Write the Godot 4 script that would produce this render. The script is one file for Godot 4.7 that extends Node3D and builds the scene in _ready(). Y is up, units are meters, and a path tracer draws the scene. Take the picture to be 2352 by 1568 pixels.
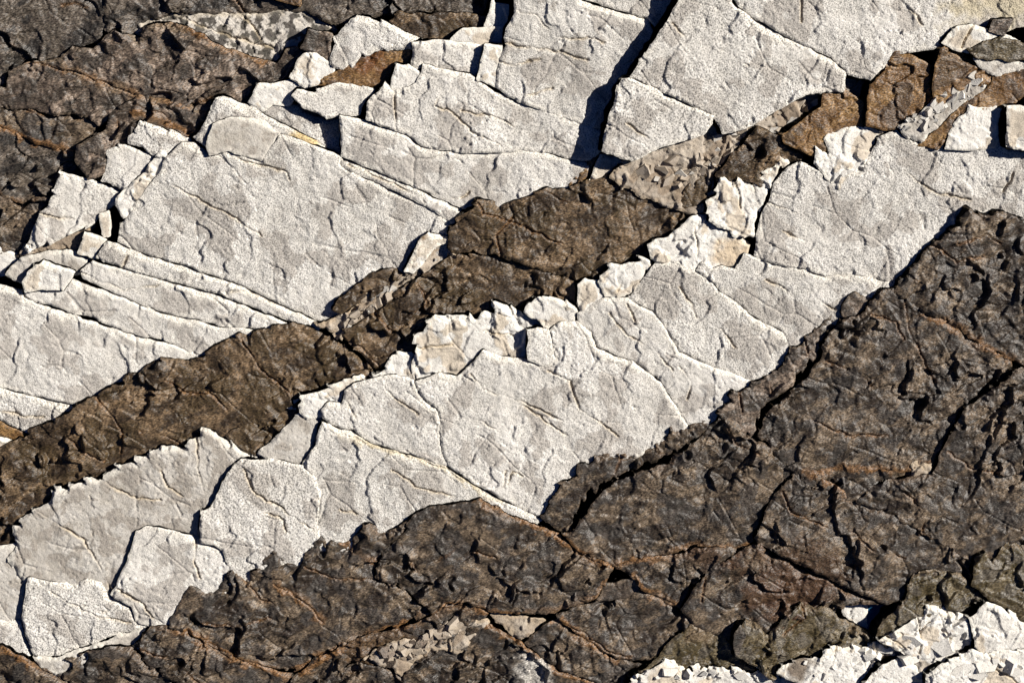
extends Node3D
# A sloping shore platform of upturned beds: white limestone and brown-black shale, broken into slabs by joints.
# The rock face is a plane that leans back 40 degrees; every slab is a solid block standing in it, traced from the photograph
# on the plane of its own top, with its own height, tilt, thickness and broken outline.
const UNIT := 0.00255          # metres on the face for one unit of the survey drawing (2352 x 1568)
const PITCH := 0.0061          # spacing of the relief on a slab
const FOV := 20.6
const FACE := Basis(Vector3(1, 0, 0), Vector3(0, 0.7660444, 0.6427876), Vector3(0, -0.6427876, 0.7660444))  # along the face, out of it, down it
const EYE := Vector3(-1.35, 10.72, -2.15)      # camera, in the axes of the face
const SUN := Vector3(0.711, 0.590, -0.363)   # towards the sun, in the axes of the face

var look: Basis
var stone := {}
var count := {}
var big: FastNoiseLite
var mid: FastNoiseLite
var terrace: FastNoiseLite
var fracture: FastNoiseLite
var pit: FastNoiseLite
var ridge: FastNoiseLite
var rim: FastNoiseLite
var chip: FastNoiseLite
var patch: FastNoiseLite
var fine: FastNoiseLite
var facet: FastNoiseLite
var swirl: FastNoiseLite
var bump: FastNoiseLite
var shards := {}

func noise(kind: int, seed_: int, freq: float, octaves: int, fractal := 1, warp := 0.0) -> FastNoiseLite:
	var n := FastNoiseLite.new()
	n.noise_type = kind
	n.seed = seed_
	n.frequency = freq
	n.fractal_type = fractal if octaves > 1 else 0
	n.fractal_octaves = octaves
	if warp > 0.0:
		n.domain_warp_enabled = true
		n.domain_warp_amplitude = warp
		n.domain_warp_frequency = freq * 1.7
		n.domain_warp_fractal_type = 0
	return n

func texture(n: FastNoiseLite, size: int, offsets: Array, shades: Array) -> NoiseTexture2D:
	var t := NoiseTexture2D.new()
	t.width = size
	t.height = size
	t.seamless = true
	t.seamless_blend_skirt = 0.2
	t.noise = n
	var g := Gradient.new()
	g.offsets = PackedFloat32Array(offsets)
	var c := PackedColorArray()
	for s in shades:
		c.append(Color(s, s, s) if s is float else s)
	g.colors = c
	t.color_ramp = g
	return t

func rock_material(speck: Texture2D, bumps: Texture2D, relief: float, rough: float, gloss: float) -> StandardMaterial3D:
	var m := StandardMaterial3D.new()
	m.vertex_color_use_as_albedo = true
	m.albedo_texture = speck
	m.roughness = rough
	m.metallic_specular = gloss
	m.heightmap_enabled = true
	m.heightmap_scale = relief
	m.heightmap_texture = bumps
	return m

func at(x: float, y: float, plane: Vector3) -> Vector2:
	# where the line of sight to a point of the survey meets a slab's top: height = plane.x + plane.y * u + plane.z * v
	var k := tan(deg_to_rad(FOV * 0.5)) / 784.0
	var d := look.x * ((x - 1176.0) * k) + look.y * ((784.0 - y) * k) - look.z
	# EYE.y + t d.y = p0 + py (EYE.x + t d.x) + pz (-EYE.z - t d.z)
	var t := (plane.x + plane.y * EYE.x - plane.z * EYE.z - EYE.y) / (d.y - plane.y * d.x + plane.z * d.z)
	return Vector2(EYE.x + t * d.x, -(EYE.z + t * d.z))

func distance_in(poly: PackedVector2Array, p: Vector2) -> float:
	var best := 1e9
	var inside := false
	var a := poly[poly.size() - 1]
	for b in poly:
		var e := b - a
		var w := p - a
		var q := w - e * clampf(w.dot(e) / e.length_squared(), 0.0, 1.0)
		best = minf(best, q.length_squared())
		if (a.y > p.y) != (b.y > p.y) and p.x < e.x * (p.y - a.y) / e.y + a.x:
			inside = not inside
		a = b
	return sqrt(best) if inside else -sqrt(best)

func distance_to(line: PackedVector2Array, p: Vector2) -> float:
	var best := 1e9
	for i in line.size() - 1:
		var e := line[i + 1] - line[i]
		var w := p - line[i]
		best = minf(best, (w - e * clampf(w.dot(e) / e.length_squared(), 0.0, 1.0)).length_squared())
	return sqrt(best)

func numbered(called: String) -> String:
	count[called] = count.get(called, -1) + 1
	return called if count[called] == 0 else "%s_%03d" % [called, count[called]]

func place(node: Node3D, u: float, h: float, v: float, turn := Basis.IDENTITY) -> void:
	node.transform = Transform3D(FACE * turn, FACE * Vector3(u, h, -v))

func splinter(cell: float, u: float, v: float, often: float) -> float:
	var turn := cell * 9.0
	return step((u * cos(turn) + v * sin(turn)) * often * (1.0 + 0.4 * sin(cell * 40.0)) + cell * 7.0, 0.84)

func grain_at(u: float, v: float, pale: bool, fine_by := 1.0) -> Vector2:     # shale grain is drawn out along the bedding
	return Vector2(u, v) * fine_by / 1.3 if pale else Vector2((u * 0.94 + v * 0.34) * 0.42, (v * 0.94 - u * 0.34) * 0.95)

func step(x: float, sharp := 0.80) -> float:      # facets that climb slowly back between short scarps
	var f := x - floorf(x)
	return smoothstep(sharp, 1.0, f) - f + 0.42

# ---- what each kind of rock is like: colours (real base colours, linear, save the water's painted sky blue), and how rough its broken face is
const KIND := {
	"white": {"a": Color(0.60, 0.57, 0.52), "b": Color(0.72, 0.69, 0.64), "edge": Color(0.78, 0.735, 0.65), "stain": Color(0.41, 0.375, 0.335), "wave": 0.013, "rough": 0.004, "hack": 0.0, "flake": 0.009, "rim": 0.0045, "mat": "pale"},
	"cream": {"a": Color(0.63, 0.60, 0.55), "b": Color(0.73, 0.705, 0.655), "edge": Color(0.81, 0.765, 0.67), "stain": Color(0.50, 0.42, 0.32), "wave": 0.014, "rough": 0.004, "hack": 0.011, "flake": 0.008, "rim": 0.005, "mat": "clean"},
	"grey": {"a": Color(0.43, 0.395, 0.345), "b": Color(0.54, 0.51, 0.465), "edge": Color(0.70, 0.66, 0.58), "stain": Color(0.32, 0.285, 0.245), "wave": 0.012, "rough": 0.0025, "hack": 0.0, "flake": 0.006, "rim": 0.007, "mat": "clean", "spot": 2.4},
	"brown": {"a": Color(0.070, 0.046, 0.025), "b": Color(0.270, 0.180, 0.100), "edge": Color(0.19, 0.13, 0.075), "stain": Color(0.10, 0.066, 0.030), "wave": 0.022, "rough": 0.005, "hack": 0.020, "flake": 0.006, "rim": 0.007, "mat": "dark"},
	"dark": {"a": Color(0.052, 0.039, 0.027), "b": Color(0.250, 0.182, 0.120), "edge": Color(0.17, 0.12, 0.08), "stain": Color(0.085, 0.072, 0.062), "wave": 0.026, "rough": 0.005, "hack": 0.018, "flake": 0.007, "rim": 0.007, "mat": "dark", "spot": 1.8},
	"black": {"a": Color(0.052, 0.044, 0.036), "b": Color(0.205, 0.165, 0.128), "edge": Color(0.14, 0.11, 0.08), "stain": Color(0.15, 0.12, 0.09), "wave": 0.024, "rough": 0.005, "hack": 0.022, "flake": 0.006, "rim": 0.007, "mat": "dark"},
	"umber": {"a": Color(0.095, 0.071, 0.052), "b": Color(0.34, 0.255, 0.19), "edge": Color(0.24, 0.18, 0.12), "stain": Color(0.075, 0.062, 0.050), "wave": 0.022, "rough": 0.005, "hack": 0.019, "flake": 0.006, "rim": 0.007, "mat": "dark", "spot": 2.0},
	"rust": {"a": Color(0.195, 0.100, 0.034), "b": Color(0.38, 0.22, 0.085), "edge": Color(0.36, 0.21, 0.085), "stain": Color(0.105, 0.068, 0.042), "wave": 0.014, "rough": 0.004, "hack": 0.008, "flake": 0.007, "rim": 0.003, "mat": "dark"},
	"tan": {"a": Color(0.32, 0.265, 0.205), "b": Color(0.46, 0.40, 0.33), "edge": Color(0.42, 0.33, 0.23), "stain": Color(0.25, 0.19, 0.135), "wave": 0.018, "rough": 0.006, "hack": 0.018, "flake": 0.013, "rim": 0.01, "mat": "clean"},
	"olive": {"a": Color(0.090, 0.064, 0.025), "b": Color(0.22, 0.172, 0.098), "edge": Color(0.20, 0.145, 0.085), "stain": Color(0.17, 0.145, 0.11), "wave": 0.020, "rough": 0.006, "hack": 0.016, "flake": 0.010, "rim": 0.008, "mat": "dark", "spot": 2.2},
	"water": {"a": Color(0.020, 0.085, 0.17), "b": Color(0.020, 0.085, 0.17), "edge": Color(0.05, 0.10, 0.14), "stain": Color(0.020, 0.085, 0.17), "wave": 0.0005, "rough": 0.0, "hack": 0.0, "flake": 0.0, "rim": 0.001, "mat": "water"},  # blue of the reflected sky is put into the base colour
	"patchy": {"a": Color(0.46, 0.41, 0.35), "b": Color(0.58, 0.54, 0.48), "edge": Color(0.50, 0.44, 0.35), "stain": Color(0.075, 0.068, 0.058), "wave": 0.018, "rough": 0.004, "hack": 0.010, "flake": 0.010, "rim": 0.010, "mat": "clean", "spot": 5.0},
}

const SEAM := Color(0.29, 0.145, 0.052)
const OCHRE := Color(0.50, 0.40, 0.22)
const BED := {"upper": Vector3(0.067, 0.005, 0.047), "lower": Vector3(0.186, 0.005, 0.047), "shale": Vector3(0.238, 0.005, 0.047), "cleft": Vector3(0.222, -0.02, 0.047)}    # height of each bed's surface at the middle of the face

# One slab. kind: its rock; high: height of its middle above the face; more: tilt, round (bevel), cracks, stain (share of the face), thick.
func slab(called: String, label: String, category: String, group: String, kind: String, high: float, outline: Array, more := {}) -> MeshInstance3D:
	var k: Dictionary = KIND[kind]
	var mean := Vector2.ZERO
	for i in range(0, outline.size(), 2):
		outline[i] = clampf(outline[i], -190.0, 2540.0)
		outline[i + 1] = clampf(outline[i + 1], -190.0, 1760.0)
		mean += Vector2(outline[i], outline[i + 1])
	mean /= outline.size() * 0.5
	var middle := at(mean.x, mean.y, Vector3(high, 0, 0))
	var lean: Vector2 = more.get("tilt", Vector2(-0.045, 0.04))
	var plane := Vector3(high - lean.x * middle.x - lean.y * middle.y, lean.x, lean.y)
	if more.has("bed"):            # slabs of one bed share its surface; high is how proud of it this one stands
		plane = BED[more.bed] + Vector3(high, 0, 0)
		middle = at(mean.x, mean.y, plane)
	var poly := PackedVector2Array()
	var low := Vector2(1e9, 1e9)
	var top := -low
	for i in range(0, outline.size(), 2):
		var p := at(outline[i], outline[i + 1], plane)
		poly.append(p)
		low = low.min(p)
		top = top.max(p)
	var cracks: Array[PackedVector2Array] = []
	for c in more.get("cracks", []):
		var line := PackedVector2Array()
		for i in range(0, c.size(), 2):
			line.append(at(c[i], c[i + 1], plane))
		cracks.append(line)
	var seams: Array[PackedVector2Array] = []
	for c in more.get("seams", []):
		var line := PackedVector2Array()
		for i in range(0, c.size(), 2):
			line.append(at(c[i], c[i + 1], plane))
		seams.append(line)
	var shift := Vector2(fmod(mean.x * 7.31, 41.0), fmod(mean.y * 5.17, 37.0))     # every slab broke in its own way
	var bevel: float = more.get("round", 0.022)
	var stained: float = more.get("stain", 0.35)
	var gap: float = more.get("gap", 0.0)
	if more.has("bed") and kind == "white":
		bevel = minf(bevel, 0.014)
		gap = more.get("gap", -0.0005)
	elif kind == "cream":
		bevel = minf(bevel, 0.012)
		gap = -0.005
	elif kind == "rust":
		bevel = minf(bevel, 0.008)
	elif k.mat == "dark":
		bevel = minf(bevel, 0.016)
		gap = -0.003
	var wave: float = k.wave
	var rough: float = k.rough
	var spot: float = k.get("spot", 1.0)
	var hack: float = k.hack
	var flake: float = k.flake
	var jag: float = k.rim * more.get("jag", 1.0)
	var tint_a: Color = k.a
	var tint_b: Color = k.b
	var tint_edge: Color = k.edge
	var tint_stain: Color = k.stain
	var pale: bool = kind in ["white", "cream", "grey", "patchy", "tan"]
	var size := minf(top.x - low.x, top.y - low.y)
	var teeth: float = more.get("teeth", 0.0)
	var often: float = more.get("often", 9.0)
	var grain_by := 0.78 + 0.55 * fmod(mean.x * 0.137 + mean.y * 0.071, 1.0)
	var small := clampf(size / 0.35, 0.25, 1.0)        # a chip has no room for the swells of a big face
	wave *= small
	hack *= small
	bevel *= clampf(size / 0.25, 0.35, 1.0)
	low -= Vector2(0.03, 0.03)
	top += Vector2(0.03, 0.03)
	var nx := int((top.x - low.x) / PITCH) + 2
	var ny := int((top.y - low.y) / PITCH) + 2
	# distance to the outline: exact near it, from a coarse lattice inside
	var cx := nx / 4 + 2
	var cy := ny / 4 + 2
	var coarse := PackedFloat32Array()
	coarse.resize(cx * cy)
	for j in cy:
		for i in cx:
			coarse[j * cx + i] = distance_in(poly, low + Vector2(i, j) * (PITCH * 4.0))
	var sd := PackedFloat32Array()
	sd.resize(nx * ny)
	var ht := PackedFloat32Array()
	ht.resize(nx * ny)
	var tone := PackedColorArray()
	tone.resize(nx * ny)
	for j in ny:
		var v := low.y + j * PITCH
		var fj := (j % 4) * 0.25
		for i in nx:
			var u := low.x + i * PITCH
			var c0 := (j / 4) * cx + i / 4
			var fi := (i % 4) * 0.25
			var d := lerpf(lerpf(coarse[c0], coarse[c0 + 1], fi), lerpf(coarse[c0 + cx], coarse[c0 + cx + 1], fi), fj)
			var at_ := j * nx + i
			if d < -0.07:
				sd[at_] = d
				continue
			if d < 0.05:
				d = distance_in(poly, Vector2(u, v))
			var x := u + shift.x
			var y := v + shift.y
			if d < 0.09:
				d += jag * (rim.get_noise_2d(x, y) * 1.3 + 0.55 * chip.get_noise_2d(x, y)) - gap
				if teeth > 0.0:
					var along_strike := (u * 0.9 + v * 0.44) * often + 0.9 * patch.get_noise_2d(x * 0.8, y * 0.8) + 0.6 * big.get_noise_2d(x, y)
					d -= teeth * (0.65 + 0.35 * sin(floorf(along_strike) * 4.7)) * (along_strike - floorf(along_strike))
			sd[at_] = d
			if d < -0.02:
				continue
			var b := big.get_noise_2d(x, y)
			var m := mid.get_noise_2d(x, y)
			var p := patch.get_noise_2d(x, y)
			var h := plane.x + plane.y * u + plane.z * v + wave * b + rough * m
			var t := terrace.get_noise_2d(x, y)
			var sharp := clampf(0.6 + 1.3 * patch.get_noise_2d(y + 9.0, x), 0.05, 1.3)
			h += flake * sharp * step(t * 0.55 + 0.03 * m + (u * 0.9 - v * 0.35) * 4.4, 0.95)
			h += flake * 0.45 * clampf(0.2 + 2.2 * patch.get_noise_2d(x * 1.7, y * 1.7 + 5.0), 0.0, 1.2) * step(t * 0.6 + m * 0.10 + (u * 0.8 - v * 0.6) * 6.5 + b * 1.5, 0.90)
			if hack > 0.0:
				# hackly, curved splinters that run with the bedding
				var along := x * 0.92 + y * 0.39
				var across := y * 0.92 - x * 0.39
				var r := ridge.get_noise_2d(along * 0.42 + 0.12 * b, across + 0.07 * p)
				var calm := clampf(0.50 + 1.7 * patch.get_noise_2d(y * 0.55 + 3.0, x * 0.55), 0.08, 1.25)
				h += hack * (r * (0.10 + 0.20 * calm) + calm * 0.24 * step(r * 0.7 + b * 1.2 + across * 5.5 + p, 0.88))
				var wx := along * 0.5 + 0.05 * p
				var wy := across + 0.05 * b
				h += hack * calm * (0.16 * facet.get_noise_2d(wx, wy) - 0.14 * (1.0 + bump.get_noise_2d(wx, wy)))
				h += hack * 0.07 * fine.get_noise_2d(along * 0.3, across)
				# splintery fracture: every patch breaks in flat facets of its own direction
				h += hack * (0.20 + 0.40 * calm) * 0.80 * splinter(facet.get_noise_2d(wx * 0.55, wy * 0.55), u, v, 6.5)
				h += hack * (0.10 + 0.10 * calm) * splinter(facet.get_noise_2d(y * 1.5, x * 1.5), u, v, 15.0)
				# ledges: the shale steps up to the right along its strike, and forward across it
				var ledge := clampf(0.5 + 2.0 * patch.get_noise_2d(x * 0.6 + 7.0, y * 0.6), 0.1, 1.3) * small
				h += hack * ledge * (1.75 * step((u * 0.95 + v * 0.30) * 1.9 + 0.5 * p + 0.3 * t + 0.25 * facet.get_noise_2d(wx * 0.9, wy * 0.9), 0.95) + 1.25 * step((u * 0.42 - v * 0.9) * 2.2 + 0.9 * b + 0.3 * p + 0.25 * facet.get_noise_2d(wy * 0.9, wx * 0.9), 0.93))
			else:
				h += 0.0016 * fine.get_noise_2d(x, y)
			var dirt := 0.0
			if pale:
				var q := pit.get_noise_2d(x, y)
				if q < -0.86 + 0.12 * b:
					h -= 0.005 * minf(1.0, (-0.86 + 0.12 * b - q) * 12.0)
			var f := fracture.get_noise_2d(x * 0.85 - y * 0.53 * 0.6, (y * 0.85 + x * 0.53) * 1.5)     # joints in two sets
			if f < -0.965 and p > 0.02:
				h -= 0.006 * minf(1.0, (-0.965 - f) * 40.0) * small
			for line in cracks:
				var w := distance_to(line, Vector2(u + 0.006 * m, v + 0.012 * rim.get_noise_2d(x * 1.3, y * 1.3)))
				if w < 0.05:
					h -= 0.015 * exp(-w * w / 0.000017) * clampf(0.8 + 1.5 * p, 0.15, 1.2) - 0.0012 * exp(-w * w / 0.0002)
					dirt = maxf(dirt, exp(-w * w / 0.00010) * clampf(0.7 + 1.8 * p, 0.0, 1.0))
			# edges that look up and to the right, towards the sun, get a broad slope
			var sunward := 0.0
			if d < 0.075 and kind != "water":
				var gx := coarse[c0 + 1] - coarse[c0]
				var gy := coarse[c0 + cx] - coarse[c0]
				sunward = clampf(-(gx * 0.45 + gy * 0.89) / maxf(sqrt(gx * gx + gy * gy), 1e-6), 0.0, 1.0)
				sunward = sunward * sunward * sunward * clampf(0.75 + 1.3 * p + 0.5 * b, 0.15, 1.4)
				var broad := (0.020 + 0.022 * sunward) * small * (0.6 if more.has("bed") and pale else 1.0)
				if d < broad:
					h -= sunward * 0.55 * (broad - maxf(d, -0.01))
			if d < bevel and kind != "water":
				var e := 1.0 - clampf(d, 0.0, bevel) / bevel
				h -= bevel * (0.50 + 0.35 * m + 0.25 * b) * e * e
			ht[at_] = h
			# colour of the stone: mottling, iron stain, clean broken rims, sunward ones painted lighter
			var mix := clampf(0.5 + 0.75 * b + 0.55 * m, 0.0, 1.0)
			if not pale:
				mix = clampf(0.36 + 1.25 * swirl.get_noise_2d((x * 0.92 + y * 0.39) * 0.42, y * 0.92 - x * 0.39) + 0.45 * b + 0.35 * fine.get_noise_2d(x * 0.5 + y * 0.2, y * 1.3 - x * 0.5), 0.0, 1.0)
			var col := tint_a.lerp(tint_b, mix)
			var s := smoothstep(0.0, 0.09, (p if spot == 1.0 else patch.get_noise_2d(x * spot, y * spot)) + 0.30 * m - 0.5 + stained)
			col = col.lerp(tint_stain, s * (0.92 if kind == "patchy" else 0.75))
			var rimmed := (1.0 - smoothstep(0.0, 0.032 if pale else 0.016, d + 0.018 * m - 0.022 * sunward)) * (0.75 if pale else clampf(0.45 + p + 0.4 * sunward, 0.0, 1.0))  # edge weathering, plus sunlit brightness painted on edges that look sunward
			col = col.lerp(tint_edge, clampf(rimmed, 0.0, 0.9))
			if dirt > 0.0:
				col = col.lerp(Color(0.55, 0.44, 0.28) if pale else Color(0.24, 0.125, 0.05), dirt * (0.45 if pale else 0.75))
			for line in seams:             # iron-stained joints
				var w := distance_to(line, Vector2(u + 0.014 * m, v + 0.014 * b))
				if w < 0.06:
					col = col.lerp((OCHRE if pale else SEAM).lerp(k.edge, clampf(0.4 + p, 0.0, 1.0)), clampf((1.15 - w / (0.016 + 0.034 * clampf(0.3 + 1.4 * m + 0.8 * p, 0.0, 1.0))) * 1.4, 0.0, 0.65 if pale else 0.9))
			if more.has("moss"):
				var zone: Array = more.moss       # a lichen or weathered zone: x, y, radius, colour
				var q2 := at(zone[0], zone[1], plane)
				var away: float = Vector2(u, v).distance_to(q2) / (zone[2] * UNIT) + 0.55 * p + 0.30 * m
				col = col.lerp(zone[3], (1.0 - smoothstep(zone[4] if zone.size() > 4 else 0.35, 1.05, away)) * 0.9)
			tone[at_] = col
	# flake scars: short curved lips where a chip has come away, open towards the lower left
	var rng := RandomNumberGenerator.new()
	rng.seed = int(mean.x * 13.0 + mean.y * 7.0)
	var scars := 0 if kind == "water" else int((top.x - low.x) * (top.y - low.y) * (20.0 if pale else 30.0))
	for n in scars:
		var from := Vector2(rng.randf_range(low.x, top.x), rng.randf_range(low.y, top.y))
		var heading := rng.randf_range(0.7, 1.5) if rng.randf() < 0.7 else rng.randf_range(-0.9, -0.2)
		var long := rng.randf_range(0.02, 0.075) if pale else rng.randf_range(0.03, 0.13)
		var to := from + Vector2.from_angle(heading) * long
		var bend := rng.randf_range(-0.22, 0.22)
		var deep := rng.randf_range(0.0025, 0.009) * (1.0 if pale else 1.4)
		var reach := rng.randf_range(0.012, 0.04)
		var axis := (to - from).normalized()
		var i0 := maxi(0, int((minf(from.x, to.x) - 0.06 - low.x) / PITCH))
		var i1 := mini(nx - 1, int((maxf(from.x, to.x) + 0.06 - low.x) / PITCH))
		var j0 := maxi(0, int((minf(from.y, to.y) - 0.06 - low.y) / PITCH))
		var j1 := mini(ny - 1, int((maxf(from.y, to.y) + 0.06 - low.y) / PITCH))
		for j in range(j0, j1 + 1):
			for i in range(i0, i1 + 1):
				var w := Vector2(low.x + i * PITCH, low.y + j * PITCH) - from
				var s := w.dot(axis) / long
				if s <= 0.0 or s >= 1.0:
					continue
				var off := axis.cross(w) - bend * long * 4.0 * s * (1.0 - s) + 0.004 * mid.get_noise_2d((low.x + i * PITCH) * 3.0, (low.y + j * PITCH) * 3.0)
				if heading < 0.0:
					off = -off
				if off > 0.0 and off < reach:
					ht[j * nx + i] -= deep * (1.0 - off / reach) * 4.0 * s * (1.0 - s)
	# marching squares: top face, then the broken sides
	var pos := PackedVector3Array()
	var nor := PackedVector3Array()
	var uvs := PackedVector2Array()
	var col_out := PackedColorArray()
	var idx := PackedInt32Array()
	var own := PackedInt32Array()
	own.resize(nx * ny)
	own.fill(-1)
	var cut := {}
	var base_u := middle.x
	var base_v := middle.y
	var outs := PackedVector2Array()
	for j in range(1, ny - 1):
		for i in range(1, nx - 1):
			var n := j * nx + i
			if sd[n] > 0.0:
				own[n] = pos.size()
				pos.append(Vector3(low.x + i * PITCH - base_u, ht[n], -(low.y + j * PITCH - base_v)))
				var hl := ht[n - 1] if sd[n - 1] > -0.02 else ht[n]
				var hr := ht[n + 1] if sd[n + 1] > -0.02 else ht[n]
				var hd := ht[n - nx] if sd[n - nx] > -0.02 else ht[n]
				var hu := ht[n + nx] if sd[n + nx] > -0.02 else ht[n]
				nor.append(Vector3(hl - hr, PITCH * 2.0, hu - hd).normalized())
				uvs.append(grain_at(low.x + i * PITCH + shift.x, low.y + j * PITCH + shift.y, pale, grain_by))
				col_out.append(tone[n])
	var walls: Array[Vector2i] = []
	var ring := PackedInt32Array()
	for j in range(1, ny - 2):
		for i in range(1, nx - 2):
			var n := j * nx + i
			var c := [n, n + 1, n + nx + 1, n + nx]
			var full := own[n] >= 0 and own[n + 1] >= 0 and own[n + nx] >= 0 and own[n + nx + 1] >= 0
			if full:
				idx.append_array(PackedInt32Array([own[n], own[n + nx], own[n + nx + 1], own[n], own[n + nx + 1], own[n + 1]]))
				continue
			if own[n] < 0 and own[n + 1] < 0 and own[n + nx] < 0 and own[n + nx + 1] < 0:
				continue
			ring.clear()
			var first := -1
			var last := -1
			for e in 4:
				var a: int = c[e]
				var b: int = c[(e + 1) % 4]
				if own[a] >= 0:
					ring.append(own[a])
				if (own[a] >= 0) != (own[b] >= 0):
					var key := Vector2i(mini(a, b), maxi(a, b))
					if not cut.has(key):
						var f := clampf(sd[a] / (sd[a] - sd[b]), 0.02, 0.98)
						var inner := a if own[a] >= 0 else b
						cut[key] = pos.size()
						var ga := Vector2(a % nx, a / nx)
						var gb := Vector2(b % nx, b / nx)
						var g := ga.lerp(gb, f)
						var hb := ht[a] if sd[a] > -0.02 else ht[b]
						var hc := ht[b] if sd[b] > -0.02 else ht[a]
						pos.append(Vector3(low.x + g.x * PITCH - base_u, lerpf(hb, hc, f), -(low.y + g.y * PITCH - base_v)))
						nor.append(nor[own[inner]])
						uvs.append(grain_at(low.x + g.x * PITCH + shift.x, low.y + g.y * PITCH + shift.y, pale, grain_by))
						col_out.append(tone[inner])
					var at_cut: int = cut[key]
					ring.append(at_cut)
					if own[a] >= 0:
						first = at_cut
					else:
						last = at_cut
			for e in range(1, ring.size() - 1):
				idx.append_array(PackedInt32Array([ring[0], ring[e + 1], ring[e]]))
			if first >= 0 and last >= 0 and first != last:
				walls.append(Vector2i(first, last))
	# sides: five rings that step out and down, rough like the top
	var side := {}
	var foot: float = more.get("foot", -0.34)
	for w in walls:
		for corner in [w.x, w.y]:
			if side.has(corner):
				continue
			var p3: Vector3 = pos[corner]
			var gi := clampi(int((p3.x + base_u - low.x) / PITCH), 2, nx - 4)
			var gj := clampi(int((-p3.z + base_v - low.y) / PITCH), 2, ny - 4)
			var g := gj * nx + gi
			var out_dir := Vector2(sd[g - 2] - sd[g + 3], sd[g - 2 * nx] - sd[g + 3 * nx]).normalized()
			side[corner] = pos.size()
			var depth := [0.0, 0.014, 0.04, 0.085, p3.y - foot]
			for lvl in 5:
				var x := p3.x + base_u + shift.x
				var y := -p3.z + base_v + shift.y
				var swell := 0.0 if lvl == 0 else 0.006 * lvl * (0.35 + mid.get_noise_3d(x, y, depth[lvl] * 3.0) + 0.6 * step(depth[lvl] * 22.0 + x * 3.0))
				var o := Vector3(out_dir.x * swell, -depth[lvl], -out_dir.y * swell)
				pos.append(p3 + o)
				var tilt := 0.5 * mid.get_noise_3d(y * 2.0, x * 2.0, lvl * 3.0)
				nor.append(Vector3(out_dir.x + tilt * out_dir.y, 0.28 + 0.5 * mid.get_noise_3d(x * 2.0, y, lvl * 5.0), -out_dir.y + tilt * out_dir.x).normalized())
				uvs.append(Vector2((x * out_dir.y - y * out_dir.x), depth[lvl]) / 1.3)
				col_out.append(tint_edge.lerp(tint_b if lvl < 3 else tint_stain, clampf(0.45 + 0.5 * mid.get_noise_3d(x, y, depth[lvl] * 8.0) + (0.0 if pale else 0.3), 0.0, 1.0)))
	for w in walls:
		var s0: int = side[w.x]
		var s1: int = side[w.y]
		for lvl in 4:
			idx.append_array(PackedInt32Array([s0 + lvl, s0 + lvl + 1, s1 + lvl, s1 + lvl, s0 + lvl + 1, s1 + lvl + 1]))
	var arrays := []
	arrays.resize(Mesh.ARRAY_MAX)
	arrays[Mesh.ARRAY_VERTEX] = pos
	arrays[Mesh.ARRAY_NORMAL] = nor
	arrays[Mesh.ARRAY_TEX_UV] = uvs
	arrays[Mesh.ARRAY_COLOR] = col_out
	arrays[Mesh.ARRAY_INDEX] = idx
	var mesh := ArrayMesh.new()
	mesh.add_surface_from_arrays(Mesh.PRIMITIVE_TRIANGLES, arrays)
	mesh.surface_set_material(0, stone["pale_smooth" if k.mat == "pale" and int(mean.x + mean.y * 3.0) % 5 < 2 else k.mat])
	var o := MeshInstance3D.new()
	o.name = numbered(called)
	o.mesh = mesh
	place(o, base_u, 0.0, base_v)
	o.set_meta("label", label)
	o.set_meta("category", category)
	o.set_meta("kind", "thing")
	if group:
		o.set_meta("group", group)
	o.set_meta("middle", middle)
	o.set_meta("plane", plane)
	add_child(o)
	triangles += idx.size() / 3
	return o

var triangles := 0

# broken pieces that still sit on a slab or strip: each one a part of it, from a few shared shapes
func shard_mesh(kind: String, n: int) -> ArrayMesh:
	var key := "%s%d" % [kind, n]
	if shards.has(key):
		return shards[key]
	var rng := RandomNumberGenerator.new()
	rng.seed = hash(kind) % 1000 + n * 77
	var st := SurfaceTool.new()
	st.begin(Mesh.PRIMITIVE_TRIANGLES)
	var k: Dictionary = KIND[kind]
	var a: Color = k.a
	st.set_smooth_group(-1)
	var sides := 4 + n % 3
	var outer := PackedVector3Array()
	var inner := PackedVector3Array()
	var bottom := PackedVector3Array()
	for i in sides:
		var ang := TAU * (i + rng.randf_range(-0.42, 0.42)) / sides
		var r := rng.randf_range(0.72, 1.15)
		var d := Vector3(cos(ang), 0, sin(ang) * 0.8)
		bottom.append(d * r * 1.05 + Vector3(0, -0.7, 0))
		outer.append(d * r + Vector3(0, rng.randf_range(0.16, 0.34), 0))
		inner.append(d * r * rng.randf_range(0.86, 0.95) + Vector3(0, rng.randf_range(0.46, 0.52) + 0.30 * cos(ang + n), 0))
	var peak := Vector3(rng.randf_range(-0.25, 0.25), rng.randf_range(0.48, 0.56), rng.randf_range(-0.2, 0.2))
	for i in sides:
		var j := (i + 1) % sides
		for tri in [[bottom[i], outer[i], outer[j]], [bottom[i], outer[j], bottom[j]], [outer[i], inner[i], inner[j]], [outer[i], inner[j], outer[j]], [inner[i], peak, inner[j]]]:
			var nrm: Vector3 = (tri[2] - tri[0]).cross(tri[1] - tri[0]).normalized()
			var flip := nrm.dot((tri[0] + tri[1] + tri[2]) / 3.0) < 0.0
			var c := a.lerp(k.b, rng.randf()).lerp(k.edge, rng.randf() * 0.2)
			for q in ([0, 2, 1] if flip else [0, 1, 2]):
				st.set_color(c)
				st.set_uv(Vector2(tri[q].x, tri[q].z + tri[q].y) * 0.06 + Vector2(n * 0.13, i * 0.21))
				st.add_vertex(tri[q])
	st.generate_normals()
	var m := st.commit()
	m.surface_set_material(0, stone[k.mat])
	shards[key] = m
	return m

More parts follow.
